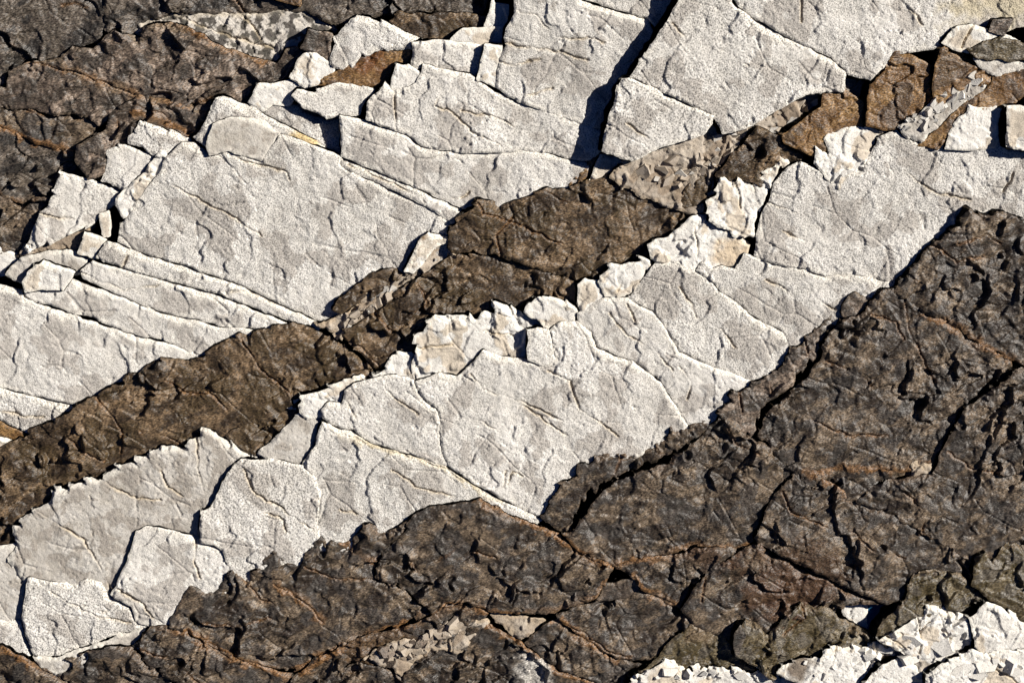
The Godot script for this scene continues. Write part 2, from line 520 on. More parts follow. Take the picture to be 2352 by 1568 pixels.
func fragments(o: MeshInstance3D, called: String, kinds: Array, number: int, line: Array, wide: float, small: float, large: float, seed_: int) -> void:
	var rng := RandomNumberGenerator.new()
	rng.seed = seed_
	var plane: Vector3 = o.get_meta("plane")
	var middle: Vector2 = o.get_meta("middle")
	var pts := PackedVector2Array()
	for i in range(0, line.size(), 2):
		pts.append(at(line[i], line[i + 1], plane))
	var curve := Curve2D.new()
	for p in pts:
		curve.add_point(p)
	var reach := curve.get_baked_length()
	for i in number:
		var s := reach * (i + rng.randf_range(0.1, 0.9)) / number
		var p := curve.sample_baked(s)
		var q := curve.sample_baked(minf(s + 0.02, reach)) - curve.sample_baked(maxf(s - 0.02, 0.0))
		q = q.normalized()
		p += Vector2(-q.y, q.x) * rng.randf_range(-1.0, 1.0) * wide * UNIT
		var piece := MeshInstance3D.new()
		piece.mesh = shard_mesh(kinds[rng.randi() % kinds.size()], rng.randi() % 6)
		piece.name = called
		var r := (small + (large * 1.25 - small) * pow(rng.randf(), 2.2)) * UNIT
		var turn := Basis(Vector3.UP, q.angle() + rng.randf_range(-0.6, 0.6)) * Basis(Vector3(1, 0, 0), rng.randf_range(-0.5, 0.5)) * Basis(Vector3(0, 0, 1), rng.randf_range(-0.5, 0.55))
		piece.transform = Transform3D(turn * Basis.from_scale(Vector3(r * rng.randf_range(0.9, 1.6), r * rng.randf_range(0.5, 0.95), r)), Vector3(p.x - middle.x, plane.x + plane.y * p.x + plane.z * p.y - r * 0.12, -(p.y - middle.y)))
		o.add_child(piece, true)

func _ready() -> void:
	look = Basis.looking_at(-EYE, Vector3(0, 0, -1))
	# ---- camera, sky, sun, exposure
	var camera := Camera3D.new()
	camera.name = "camera"
	camera.fov = FOV
	camera.near = 0.1
	camera.far = 900.0
	camera.transform = Transform3D(FACE * look, FACE * EYE)
	add_child(camera)
	camera.current = true
	var env := Environment.new()
	env.background_mode = Environment.BG_SKY
	env.tonemap_mode = Environment.TONE_MAPPER_LINEAR
	env.tonemap_exposure = 1.42
	env.sdfgi_enabled = true
	env.ssao_enabled = true
	env.ssil_enabled = true
	var sky := Sky.new()
	var air := ProceduralSkyMaterial.new()
	air.sky_top_color = Color(0.10, 0.22, 0.48)
	air.sky_horizon_color = Color(0.42, 0.55, 0.72)
	air.sky_curve = 0.12
	air.ground_bottom_color = Color(0.10, 0.11, 0.12)
	air.ground_horizon_color = Color(0.30, 0.36, 0.42)
	air.sky_energy_multiplier = 0.55
	sky.sky_material = air
	env.sky = sky
	var around := WorldEnvironment.new()
	around.name = "daylight"
	around.environment = env
	add_child(around)
	var sun := DirectionalLight3D.new()
	sun.name = "sun"
	sun.light_energy = 1.6
	sun.light_color = Color(1.0, 0.978, 0.945)
	sun.light_angular_distance = 0.5
	sun.shadow_enabled = true
	sun.transform = Transform3D(Basis.looking_at(-(FACE * SUN), Vector3.UP), Vector3.ZERO)
	add_child(sun)
	# ---- how the stone breaks
	big = noise(FastNoiseLite.TYPE_SIMPLEX_SMOOTH, 11, 1.5, 2)
	mid = noise(FastNoiseLite.TYPE_SIMPLEX, 12, 9.0, 3)
	terrace = noise(FastNoiseLite.TYPE_SIMPLEX, 13, 2.6, 3, 1, 0.10)
	fracture = noise(FastNoiseLite.TYPE_CELLULAR, 14, 2.6, 1, 0, 0.07)
	fracture.cellular_return_type = FastNoiseLite.RETURN_DISTANCE2_SUB
	pit = noise(FastNoiseLite.TYPE_CELLULAR, 15, 26.0, 1)
	pit.cellular_return_type = FastNoiseLite.RETURN_DISTANCE
	ridge = noise(FastNoiseLite.TYPE_SIMPLEX, 16, 4.2, 3, 2, 0.06)
	rim = noise(FastNoiseLite.TYPE_SIMPLEX, 17, 7.5, 3)
	chip = noise(FastNoiseLite.TYPE_CELLULAR, 18, 13.0, 1)
	chip.cellular_return_type = FastNoiseLite.RETURN_CELL_VALUE
	patch = noise(FastNoiseLite.TYPE_SIMPLEX, 19, 2.3, 3)
	fine = noise(FastNoiseLite.TYPE_SIMPLEX, 20, 30.0, 2)
	swirl = noise(FastNoiseLite.TYPE_SIMPLEX, 22, 7.0, 4, 1, 0.09)
	swirl.fractal_gain = 0.6
	facet = noise(FastNoiseLite.TYPE_CELLULAR, 21, 8.5, 1)
	facet.cellular_return_type = FastNoiseLite.RETURN_CELL_VALUE
	bump = noise(FastNoiseLite.TYPE_CELLULAR, 21, 8.5, 1)
	bump.cellular_return_type = FastNoiseLite.RETURN_DISTANCE
	var grain := noise(FastNoiseLite.TYPE_SIMPLEX, 31, 0.085, 4)
	grain.fractal_gain = 0.75
	var grit := noise(FastNoiseLite.TYPE_SIMPLEX, 32, 0.10, 4)
	grit.fractal_gain = 0.65
	var bumps := texture(grit, 1024, [0.0, 1.0], [0.0, 1.0])
	stone["pale"] = rock_material(texture(grain, 1024, [0.0, 0.28, 0.36, 0.45, 0.55, 1.0], [0.40, 0.54, 0.82, 0.94, 1.0, 1.0]), bumps, 0.25, 0.95, 0.2)
	stone["pale_smooth"] = rock_material(texture(grain, 1024, [0.0, 0.27, 0.35, 0.43, 0.55, 1.0], [0.48, 0.62, 0.86, 0.96, 1.0, 1.0]), bumps, 0.17, 0.95, 0.2)
	stone["clean"] = rock_material(texture(grain, 1024, [0.0, 0.25, 0.36, 0.46, 1.0], [0.66, 0.80, 0.94, 0.99, 1.0]), bumps, 0.20, 0.95, 0.2)
	stone["dark"] = rock_material(texture(grain, 1024, [0.0, 0.32, 0.45, 0.58, 0.70, 1.0], [0.36, 0.54, 0.74, 0.88, 1.0, 1.0]), bumps, 0.30, 0.50, 0.5)
	var water := StandardMaterial3D.new()
	water.vertex_color_use_as_albedo = true
	water.roughness = 0.06
	stone["water"] = water
	bedrock()
	# ---- the dark shale bed in the upper left
	var g := "dark shale slabs of the upper left bed"
	slab("shale_slab", "blackish shale slab filling the very top left corner", "rock slab", g, "black", 0.0, [-150,-150, 250,-150, 246,0, 244,60, 225,95, 170,115, 110,140, 60,165, 0,205, -150,240], {"cracks": [[0,85,40,110,60,150], [140,12,170,5,200,15]], "tilt": Vector2(0.0, 0.02)})
	slab("shale_slab", "blackish lichen-stained shale slab along the top edge above the pale patchy ledge", "rock slab", g, "black", 0.02, [240,-150, 1160,-150, 1140,8, 1120,40, 1060,34, 980,25, 915,32, 770,58, 700,24, 640,24, 560,34, 470,30, 400,28, 330,55, 300,80, 242,70], {"stain": 0.42, "cracks": [[525,-20,560,25,590,60]], "tilt": Vector2(0.0, 0.03)})
	slab("shale_slab", "small brown shale block with a black gap beside it at the top edge", "rock block", g, "rust", 0.06, [600,-150, 698,-150, 692,10, 688,14, 640,2, 600,-8], {})
	slab("limestone_slab", "pale patchy ledge blotched with black lichen, right of the umber slab's rounded crest", "rock slab", "", "patchy", 0.0, [300,70, 330,50, 400,24, 470,26, 560,28, 640,20, 700,18, 775,52, 772,85, 712,80, 700,130, 660,160, 630,165, 520,125, 430,85, 360,70, 320,90], {"stain": 0.5, "cracks": [[380,18,430,44,480,66,560,92,630,108], [540,20,580,60,600,90]], "tilt": Vector2(-0.02, 0.05)})
	slab("shale_slab", "largest umber shale slab with a rounded crest, below the pale patchy ledge", "rock slab", g, "umber", 0.05, [-150,190, 10,200, 20,168, 57,148, 77,141, 141,134, 165,107, 215,114, 239,79, 269,72, 322,87, 329,65, 356,54, 390,50, 437,67, 517,109, 605,141, 635,147, 659,114, 692,111, 712,150, 690,185, 600,240, 560,275, 480,262, 440,255, 320,232, 290,240, 260,268, 228,292, 202,265, 124,262, 67,249, -150,240], {"stain": 0.25, "cracks": [[150,160,235,191,280,205,319,222], [440,240,560,200,610,185], [60,140,160,165]], "tilt": Vector2(-0.01, 0.05), "seams": [[356,56,390,52,437,69,517,111,605,143], [150,160,235,191,319,224], [480,262,600,240,680,190]]})
	slab("shale_block", "small square umber block standing against the cream slab, black gap on its left", "rock block", g, "umber", 0.10, [709,67, 763,77, 760,100, 752,138, 735,120, 700,112, 692,110], {})
	slab("shale_slab", "ridged umber shale slab wedged above the stepped cream blocks", "rock slab", g, "umber", 0.06, [249,262, 279,242, 319,218, 400,232, 480,250, 500,262, 470,300, 447,325, 323,290, 306,310, 292,338, 250,350, 240,400, 202,410, 168,370, 175,339, 242,299], {"cracks": [[300,240,360,258,420,290,447,312], [262,250,272,300]], "seams": [[319,222,400,234,480,252], [300,258,360,272,420,300,447,318]]})
	slab("shale_slab", "dark shale slab at the left edge, above the orange rust seam", "rock slab", g, "dark", 0.02, [-150,235, 0,250, 67,249, 124,262, 202,265, 228,292, 178,345, 168,352, 84,331, 0,292, -150,240], {"cracks": [[60,252,110,262,150,258,190,275]], "seams": [[0,290,84,329,168,346]]})
	slab("shale_slab", "dark shale slab at the left edge, directly under the orange rust seam", "rock slab", g, "black", 0.015, [-150,235, 0,290, 84,329, 168,346, 172,368, 140,380, 137,388, 110,450, 50,466, 0,449, -150,400], {"stain": 0.3, "cracks": [[0,293,84,333,166,350]], "seams": [[0,292,84,331,168,350], [0,449,50,464,110,452]]})
	slab("shale_slab", "dark shale slab at the left edge, shadowed beside the lowest cream steps", "rock slab", g, "dark", 0.0, [-150,395, 0,447, 50,464, 110,448, 140,380, 170,368, 204,405, 150,480, 100,560, 45,592, -150,580], {"cracks": [[0,452,50,470,80,460]]})
	slab("shale_slab", "dark brown ledge below the top edge, between cream slab and narrow shadowed block", "rock slab", "", "brown", 0.05, [895,50, 905,42, 915,28, 990,33, 1060,30, 1120,38, 1135,60, 1060,85, 1036,100, 993,100, 940,80], {"tilt": Vector2(-0.02, 0.05)})
	slab("shale_block", "rusty brown shale block with orange stain among the white slabs near the top", "rock block", "", "rust", 0.085, [720,195, 745,175, 781,160, 810,135, 832,120, 875,102, 944,97, 948,125, 946,150, 915,160, 898,195, 860,200, 830,200, 790,192, 745,196], {"moss": [850, 125, 40, Color(0.20, 0.075, 0.018)], "stain": 0.4})

	# ---- the upper white bed: stepped blocks along its upper left rim
	g = "stepped cream blocks along the rim of the upper white bed"
	slab("limestone_block", "cream block poking in at the left edge, beneath the shadowed dark slab", "rock block", g, "cream", 0.01, [-150,565, 0,570, 45,585, 35,610, 10,632, -150,640], {})
	slab("limestone_block", "lowest cream step of the rim, a black gap at its upper left", "rock block", g, "white", 0.06, [134,390, 160,398, 232,418, 279,437, 276,468, 240,490, 215,515, 190,530, 150,545, 100,572, 46,588, 60,550, 84,484, 100,470, 122,430], {"cracks": [[84,486,120,497,170,505]], "teeth": 0.024, "often": 8.0})
	slab("limestone_block", "flat cream step with a curved crack across it, right of the lowest step", "rock block", g, "white", 0.075, [242,343, 262,330, 289,329, 345,348, 365,360, 360,400, 315,435, 279,440, 230,417, 240,385], {"teeth": 0.024, "often": 8.0})
	slab("limestone_block", "pointed cream step rising against the ridged umber slab", "rock block", g, "white", 0.085, [319,272, 345,282, 400,300, 440,312, 452,330, 420,350, 372,372, 345,352, 289,332, 292,312, 306,298], {"teeth": 0.024, "often": 8.0})
	slab("limestone_block", "long cream step whose smooth yellow slope runs down to the deep square shadow", "rock block", g, "white", 0.1, [494,224, 511,221, 585,248, 605,262, 700,310, 788,357, 792,380, 700,345, 600,330, 490,350, 452,326, 443,316, 457,302, 480,258], {"moss": [715, 325, 46, Color(0.62, 0.46, 0.22)], "round": 0.02})
	slab("limestone_block", "smooth square pale facet sunk into the head of the large white slab", "rock block", g, "grey", 0.125, [490,286, 520,272, 551,265, 605,275, 647,303, 640,318, 601,372, 560,360, 524,350, 480,356, 474,335], {"stain": 0.1, "tilt": Vector2(-0.09, 0.0), "round": 0.015})
	slab("limestone_chip", "thin leaning cream flake, black slit beside it, left of the large white slab", "rock chip", g, "cream", 0.09, [370,343, 384,352, 382,385, 345,420, 325,455, 306,490, 282,500, 268,470, 270,455, 305,420, 335,395, 352,368], {})
	slab("limestone_chip", "tiny white stone in the black hollow below the cream steps", "rock chip", g, "cream", 0.06, [228,490, 248,487, 254,512, 252,542, 238,545], {"foot": -0.3})
	slab("limestone_block", "small white block with a black shadow left of it, under the brown rubble ledge", "rock block", g, "cream", 0.07, [195,534, 215,540, 243,551, 232,575, 218,594, 200,588, 178,581, 186,555], {})
	slab("shale_slab", "brown crusted rubble ledge between the lowest cream step and a small white block", "rock block", "", "tan", 0.02, [55,560, 105,546, 150,518, 200,500, 222,520, 200,545, 184,585, 150,575, 90,588, 40,602], {"stain": 0.7})
	slab("limestone_chip", "white blunt block below the umber slab with the rusty block to its right", "rock block", g, "cream", 0.095, [709,118, 720,117, 769,145, 766,165, 725,196, 700,200, 668,177, 680,146, 695,126], {})
	slab("limestone_block", "small cream step with a bluish shaded left face below the umber slab", "rock block", g, "cream", 0.08, [591,192, 620,194, 672,182, 712,196, 690,215, 664,240, 626,240, 604,255, 583,250, 570,235], {})
	slab("limestone_block", "cream block under the rusty shale block, its long top edge in sun", "rock block", g, "white", 0.115, [682,202, 720,206, 781,188, 830,193, 868,203, 850,228, 836,250, 830,268, 790,270, 739,273, 700,252, 662,234], {"teeth": 0.024, "often": 8.0})
	slab("limestone_block", "cream block left of the deep square shadow in the rim", "rock block", g, "white", 0.055, [608,222, 630,222, 664,233, 700,250, 739,271, 795,267, 800,300, 792,355, 740,338, 700,316, 640,282, 604,270, 602,245], {"cracks": [[669,236,739,272,795,267]]})
	slab("limestone_slab", "cream slab with an arched top below the blackish top ledge", "rock slab", g, "white", 0.105, [806,30, 845,38, 892,50, 942,74, 998,94, 952,112, 880,118, 840,130, 815,150, 790,165, 760,155, 756,135, 765,85, 778,62], {"stain": 0.15, "teeth": 0.024, "often": 7.0})
	slab("limestone_block", "flat white block between the rusty shale block and a square black shadow", "rock block", g, "white", 0.125, [947,97, 996,90, 1050,95, 1112,102, 1112,150, 1090,185, 1010,165, 968,152, 955,170, 945,150], {})
	slab("limestone_block", "cream block with an arched top, half in shadow near the top edge", "rock block", g, "cream", 0.1, [1036,92, 1045,80, 1067,67, 1100,62, 1160,62, 1156,112, 1110,106, 1050,99], {})
	slab("limestone_block", "narrow upright white block crossed by a shadow at the top edge", "rock block", g, "cream", 0.09, [1135,-40, 1135,5, 1172,12, 1172,64, 1112,66, 1120,40, 1130,8], {})
	slab("limestone_block", "narrow white block standing between two black slots left of the tall top slab", "rock block", g, "cream", 0.155, [1115,103, 1153,105, 1150,140, 1142,200, 1097,183, 1104,150], {"round": 0.015})
	slab("limestone_block", "small concave white block under the rusty shale block's right end", "rock block", g, "cream", 0.14, [912,148, 939,151, 962,166, 965,190, 930,215, 897,205, 900,180], {})

	# ---- the upper white bed: its big faces
	g = "large speckled white slabs of the upper bed"
	slab("limestone_slab", "largest speckled white slab, left of centre under the smooth sunken facet", "rock slab", g, "white", 0, [380,360, 417,325, 450,330, 477,352, 524,346, 601,370, 645,306, 690,320, 785,360, 781,381, 878,425, 976,472, 1032,504, 1050,560, 1020,610, 930,655, 830,670, 790,735, 736,739, 692,720, 625,690, 551,653, 497,636, 433,612, 380,599, 322,579, 269,555, 277,516, 300,486, 318,455, 345,420, 366,395], {"cracks": [[540,360,600,380,660,395,665,410], [370,410,440,450,520,490,600,540]], "round": 0.04, "bed": "upper"})
	slab("limestone_slab", "thin splintered white slice between two parallel cracks, right of the large slab", "rock slab", g, "white", 0.004, [781,362, 835,383, 925,420, 999,454, 1075,482, 1060,530, 1034,512, 976,475, 878,428, 783,384], {"cracks": [[800,378,870,408,960,448]], "bed": "upper", "gap": 0.003})
	slab("limestone_slab", "white slab whose left end is the bright face beside the deep square shadow", "rock slab", g, "white", 0.008, [781,265, 838,276, 900,298, 939,312, 969,336, 1067,352, 1150,351, 1200,345, 1260,352, 1332,372, 1362,374, 1345,405, 1320,450, 1260,470, 1180,490, 1100,500, 1070,483, 999,452, 925,418, 835,381, 783,359], {"cracks": [[960,440,1060,455,1080,440]], "round": 0.025, "bed": "upper"})
	slab("limestone_slab", "white slab with two horn-like tips at its upper left and wavy cracks", "rock slab", g, "white", 0.016, [838,276, 841,235, 850,221, 872,206, 885,186, 896,196, 905,205, 930,200, 955,190, 965,168, 969,143, 1010,155, 1080,170, 1135,208, 1190,228, 1250,244, 1345,284, 1390,300, 1384,345, 1360,372, 1330,371, 1260,353, 1200,346, 1150,353, 1067,354, 969,337, 939,313], {"cracks": [[905,206,908,260,910,300], [1012,215,1000,240,1050,265,1080,300,1150,335], [1060,255,1150,270,1180,290]], "round": 0.03, "bed": "upper", "gap": 0.002})
	slab("limestone_slab", "tall white slab at the top, left of the deep black cleft", "rock slab", g, "white", 0.022, [1181,-150, 1330,-150, 1332,-2, 1406,22, 1488,44, 1505,75, 1480,120, 1455,160, 1420,215, 1400,262, 1390,300, 1340,290, 1268,266, 1218,246, 1165,224, 1137,200, 1140,165, 1147,134, 1161,104, 1155,87, 1161,67, 1181,30], {"cracks": [[1188,25,1230,36,1251,57,1278,85,1308,90,1352,85,1389,97], [1165,100,1240,112,1290,118,1350,140], [1175,222,1220,215,1270,205], [1140,140,1185,150,1240,135]], "round": 0.025, "bed": "upper", "gap": 0.003})
	slab("limestone_slab", "white slab at the top edge in the wedge beside the deep black cleft", "rock slab", g, "white", 0.018, [1325,-150, 1565,-150, 1555,-20, 1535,20, 1505,66, 1486,42, 1406,20, 1334,-4], {"bed": "upper"})
	slab("limestone_slab", "long white slab below the largest one, between its two dark cracks", "rock slab", g, "white", 0.004, [245,553, 270,556, 322,581, 380,601, 433,614, 497,638, 551,655, 625,692, 692,722, 745,745, 720,775, 669,744, 571,704, 504,678, 403,651, 346,636, 286,618, 214,594, 228,572], {"cracks": [[528,672,560,668,620,690,690,722], [292,590,282,612]], "bed": "upper", "gap": 0.004})
	slab("limestone_slab", "tapering white slab third down from the largest, ending in a blunt left nose", "rock slab", g, "white", 0.006, [183,622, 212,598, 286,620, 346,638, 403,653, 504,680, 571,706, 669,746, 690,765, 640,770, 571,753, 504,750, 447,733, 383,723, 312,696, 249,669, 188,640], {"cracks": [[185,625,230,647,282,667,320,660,363,656]], "bed": "upper", "gap": 0.0015})
	slab("limestone_slab", "white slab carrying a lens-shaped facet at its left end, above the lowest big slab", "rock slab", g, "white", 0.006, [52,652, 60,640, 110,625, 175,645, 249,670, 312,697, 383,724, 447,734, 504,751, 571,754, 660,765, 640,800, 540,830, 464,818, 417,803, 396,789, 349,779, 292,766, 255,752, 215,732, 161,719, 84,695, 54,682], {"bed": "upper", "gap": 0.0025})
	slab("limestone_block", "lens-shaped smooth facet with a rounded left side among the lower left cracks", "rock block", "", "cream", 0.108, [97,601, 130,610, 168,625, 160,645, 145,666, 95,664, 57,670, 52,648, 65,625, 80,610], {"tilt": Vector2(-0.02, 0.0), "round": 0.02})
	slab("limestone_slab", "smooth pale shelf above the lens-shaped facet, dipping to the left edge", "rock slab", "", "grey", 0.05, [8,632, 44,591, 85,582, 151,571, 205,595, 200,625, 168,635, 97,620, 75,625, 60,650, 50,652], {"stain": 0.1})
	slab("limestone_slab", "broad white slab reaching the left edge above the middle dark bed", "rock slab", g, "white", 0.01, [-150,640, 0,653, 50,666, 54,684, 84,697, 161,721, 255,754, 349,781, 396,791, 464,818, 500,830, 330,880, 260,925, 200,960, 165,930, 67,908, 0,890, -150,860], {"bed": "upper", "gap": 0.002})
	slab("limestone_slab", "lowest white slab at the left edge, a narrow wedge on the middle dark bed", "rock slab", g, "white", 0.01, [-150,862, 0,891, 67,910, 165,932, 240,930, 200,985, 120,1010, 60,995, 0,964, -150,930], {"cracks": [[0,945,60,955,100,960]], "bed": "upper"})
	slab("shale_block", "small orange-brown rock wedge at the left edge above the middle dark bed", "rock block", "", "rust", 0.06, [-150,925, 0,968, 60,996, 50,1018, 0,1000, -150,960], {})
	slab("limestone_chip", "small white wedge at the left edge, under the orange-brown one", "rock block", "", "cream", 0.065, [-150,958, 0,1000, 44,1014, 20,1040, -150,1030], {})

	# ---- beyond the deep black cleft
	g = "white slabs right of the deep black cleft"
	slab("limestone_slab", "big white slab right of the deep black cleft, below a long diagonal crack", "rock slab", g, "white", 0.0, [1585,-150, 1650,-150, 1682,0, 1696,17, 1740,47, 1797,81, 1864,114, 1911,134, 1948,165, 1940,210, 1860,215, 1800,245, 1730,290, 1660,310, 1639,262, 1571,234, 1490,195, 1446,178, 1466,148, 1490,111, 1520,67, 1557,8, 1570,-40], {"cracks": [[1545,52,1560,70,1572,82], [1640,90,1650,110,1720,150]], "tilt": Vector2(-0.075, 0.05), "round": 0.02, "bed": "cleft"})
	slab("limestone_slab", "white slab in the top right corner, above the long diagonal crack", "rock slab", g, "white", -0.002, [1645,-150, 2600,-150, 2600,70, 2352,60, 2290,80, 2220,90, 2190,85, 2160,110, 2060,125, 2000,185, 1950,170, 1911,132, 1864,112, 1797,79, 1740,45, 1696,15, 1684,-2], {"moss": [2330, -20, 190, Color(0.54, 0.47, 0.33), 0.1], "cracks": [[1780,70,1810,100], [1840,-10,1842,50], [2090,20,2120,55]], "tilt": Vector2(-0.02, 0.05), "bed": "cleft"})
	slab("limestone_slab", "white block with a blunt left nose overhanging the deep black cleft", "rock slab", g, "white", 0.004, [1429,180, 1446,178, 1490,197, 1571,236, 1645,266, 1620,310, 1571,325, 1520,340, 1453,372, 1382,348, 1386,325, 1389,302, 1398,275, 1403,255, 1412,235, 1416,222, 1418,200], {"cracks": [[1440,285,1480,310,1500,330]], "round": 0.03, "bed": "cleft"})
	slab("limestone_block", "small white wedge at the foot of the deep black cleft, stacked on brown flakes", "rock block", "", "cream", 0.15, [1380,356, 1453,366, 1425,388, 1395,410, 1350,425, 1362,400], {})
	slab("shale_chip", "thin brown flake leaning in the foot of the deep black cleft", "rock chip", "thin leaning brown flakes in the deep black cleft", "rust", 0.13, [1372,325, 1386,345, 1370,385, 1330,425, 1300,428, 1345,385], {"round": 0.012})
	slab("shale_chip", "thin dark splinter standing high in the deep black cleft under its upper right lip", "rock chip", "thin leaning brown flakes in the deep black cleft", "rust", 0.20, [1540,30, 1552,12, 1530,55, 1500,105, 1470,160, 1440,185, 1462,140], {"round": 0.01})
	var strip := slab("shale_strip", "broken tan shale strip between the cleft slabs and the rusty orange blocks", "rock strip", "", "tan", 0.175, [1395,405, 1440,372, 1470,350, 1520,322, 1571,300, 1663,258, 1730,235, 1817,192, 1895,158, 1950,170, 2010,160, 2010,210, 1920,270, 1880,320, 1810,340, 1750,360, 1720,410, 1660,460, 1600,500, 1520,470, 1430,430], {"stain": 0.28, "jag": 1.4})
	fragments(strip, "fragment", ["tan", "tan", "grey"], 70, [1480,420, 1600,390, 1680,330, 1780,270, 1880,230, 1950,190], 38.0, 6.0, 17.0, 5)
	fragments(strip, "fragment", ["tan"], 14, [1420,395, 1560,315, 1700,250, 1880,170], 10.0, 5.0, 12.0, 6)
	g = "rusty orange shale blocks in a row"
	slab("shale_block", "rusty block with a rounded peak and a fracture across it, tallest of the orange row", "rock block", g, "rust", 0.265, [2066,110, 2100,128, 2140,148, 2146,180, 2142,205, 2160,230, 2140,262, 2090,285, 2063,300, 2030,300, 1990,290, 1992,258, 1993,225, 1999,195, 2020,175, 2036,160, 2039,142, 2050,128], {"cracks": [[2035,160,2090,162,2142,178], [2030,185,2060,200]], "round": 0.02})
	slab("shale_block", "rusty block farthest up the orange row, its right flank sloping to the corner rocks", "rock block", g, "rust", 0.275, [2160,112, 2177,101, 2210,118, 2288,162, 2275,192, 2240,200, 2200,210, 2175,240, 2146,240, 2142,200, 2147,150], {"round": 0.02})
	slab("shale_block", "rusty pyramid-shaped block in the middle of the orange row with a long left tail", "rock block", g, "rust", 0.24, [1915,183, 1945,205, 1989,236, 1998,258, 1992,290, 1960,310, 1900,345, 1870,360, 1800,330, 1796,310, 1830,285, 1870,255, 1887,245, 1893,215], {"cracks": [[1895,200,1908,225], [1850,330,1860,300]], "round": 0.02})
	slab("shale_block", "darker brown block at the lower end of the orange row, beside the white comb", "rock block", g, "brown", 0.22, [1740,291, 1797,316, 1850,347, 1840,385, 1770,425, 1725,435, 1655,440, 1648,405, 1668,375, 1690,350, 1710,335, 1722,310], {"round": 0.02})
	slab("shale_block", "small jagged brown block just above the end of the middle dark bed", "rock block", "", "brown", 0.185, [1620,393, 1643,402, 1634,432, 1600,490, 1560,475, 1572,445, 1588,417, 1598,428, 1606,408], {})
	g = "corner rocks at the upper right"
	slab("limestone_block", "white fractured block on the rim of the top right corner slab", "rock block", g, "cream", 0.285, [2165,98, 2200,62, 2235,56, 2300,78, 2345,95, 2300,115, 2240,125, 2190,112], {"cracks": [[2237,57,2222,85,2210,110]]})
	slab("shale_chip", "dark brown four-sided tile lying near the top right corner", "rock chip", g, "umber", 0.3, [2284,46, 2329,43, 2308,82, 2272,72], {"round": 0.008, "jag": 0.3})
	slab("shale_block", "grey-brown lens of rock at the right edge, above the red-brown seam", "rock block", g, "olive", 0.295, [2225,112, 2260,95, 2298,87, 2352,102, 2540,110, 2540,150, 2352,140, 2300,138, 2240,130], {})
	slab("limestone_block", "low white block tucked under the grey-brown lens at the right edge", "rock block", g, "grey", 0.28, [2236,128, 2300,135, 2400,140, 2340,165, 2290,175, 2250,160], {})
	slab("shale_slab", "red-brown shale seam running down from the right edge behind a knobbly white ridge", "rock slab", g, "rust", 0.275, [2286,168, 2352,138, 2540,70, 2540,180, 2360,215, 2322,248, 2235,258, 2205,285, 2155,345, 2110,335, 2155,295, 2205,245, 2260,210, 2280,190], {"stain": 0.5, "tilt": Vector2(0.0, 0.03)})
	var knob := slab("limestone_ridge", "knobbly white ridge of small lumps between two rusty seams at the upper right", "rock ridge", g, "grey", 0.27, [2062,292, 2110,262, 2147,232, 2150,215, 2187,208, 2190,188, 2225,190, 2258,180, 2275,195, 2215,248, 2155,300, 2118,326, 2085,318], {"jag": 1.5})
	fragments(knob, "lump", ["cream", "grey"], 40, [2080,300, 2130,270, 2190,220, 2262,186], 20.0, 6.0, 13.0, 8)
	slab("limestone_block", "white block left of a black slot, near the right edge in the upper corner", "rock block", g, "cream", 0.275, [2227,243, 2260,248, 2312,244, 2296,270, 2294,320, 2290,340, 2230,345, 2172,342, 2185,300, 2205,268, 2222,262], {})
	slab("limestone_block", "white block cut by the right edge, raised beside the black slot", "rock block", g, "cream", 0.335, [2315,243, 2352,245, 2540,240, 2540,350, 2352,345, 2316,335], {"tilt": Vector2(0.0, 0.02), "round": 0.015})

	# ---- the middle dark bed
	g = "brown shale slabs of the middle dark bed"
	slab("shale_slab", "long brown shale slab of the middle bed reaching the left edge", "rock slab", g, "brown", 0.1, [-150,1080, 0,1024, 20,1014, 50,1007, 67,987, 101,974, 141,957, 198,917, 222,913, 239,893, 279,876, 292,856, 316,860, 333,840, 363,823, 430,829, 467,813, 504,786, 548,766, 575,776, 588,762, 638,745, 672,742, 716,756, 776,781, 830,820, 888,868, 860,920, 760,980, 640,1040, 450,1110, 300,1180, 150,1250, 60,1310, -150,1420], {"cracks": [[222,918,262,960,280,1000,276,1040], [548,772,600,850,640,880,700,935], [150,1000,190,1040,240,1060], [380,870,430,905,480,900,520,940], [320,990,400,1010,470,1060]], "tilt": Vector2(0.005, 0.035), "teeth": 0.024, "often": 6.0})
	slab("shale_slab", "brown shale slab in the centre of the middle bed, below a long sloping crack", "rock slab", g, "brown", 0.13, [778,772, 815,739, 868,712, 915,668, 983,624, 1032,582, 1144,585, 1251,621, 1325,645, 1430,620, 1400,680, 1330,730, 1200,760, 1000,830, 950,860, 900,890, 885,866, 830,818], {"cracks": [[781,775,830,800,885,855], [855,715,905,765], [960,650,985,700,950,720]], "tilt": Vector2(0.005, 0.035), "teeth": 0.024, "often": 6.0})
	slab("shale_slab", "brown shale slab with a tan lit rim at the upper end of the middle bed", "rock slab", g, "brown", 0.165, [1031,520, 1073,484, 1097,460, 1127,460, 1157,474, 1218,450, 1258,427, 1285,433, 1335,420, 1403,400, 1440,410, 1510,443, 1582,480, 1600,510, 1560,590, 1500,620, 1420,650, 1325,648, 1251,623, 1144,587, 1031,581], {"cracks": [[1097,465,1110,490,1200,520,1290,560], [1250,440,1310,470,1330,500], [1150,590,1140,540,1180,500]], "round": 0.02, "tilt": Vector2(0.005, 0.035), "seams": [[1403,402,1440,413,1510,446,1582,483]], "teeth": 0.024, "often": 6.0})
	slab("shale_block", "small brown shale lump wedged between the middle bed and the white comb's scooped block", "rock block", g, "brown", 0.1, [522,1000, 531,990, 571,970, 605,950, 650,940, 692,928, 684,960, 640,1020, 600,1055, 555,1035], {})
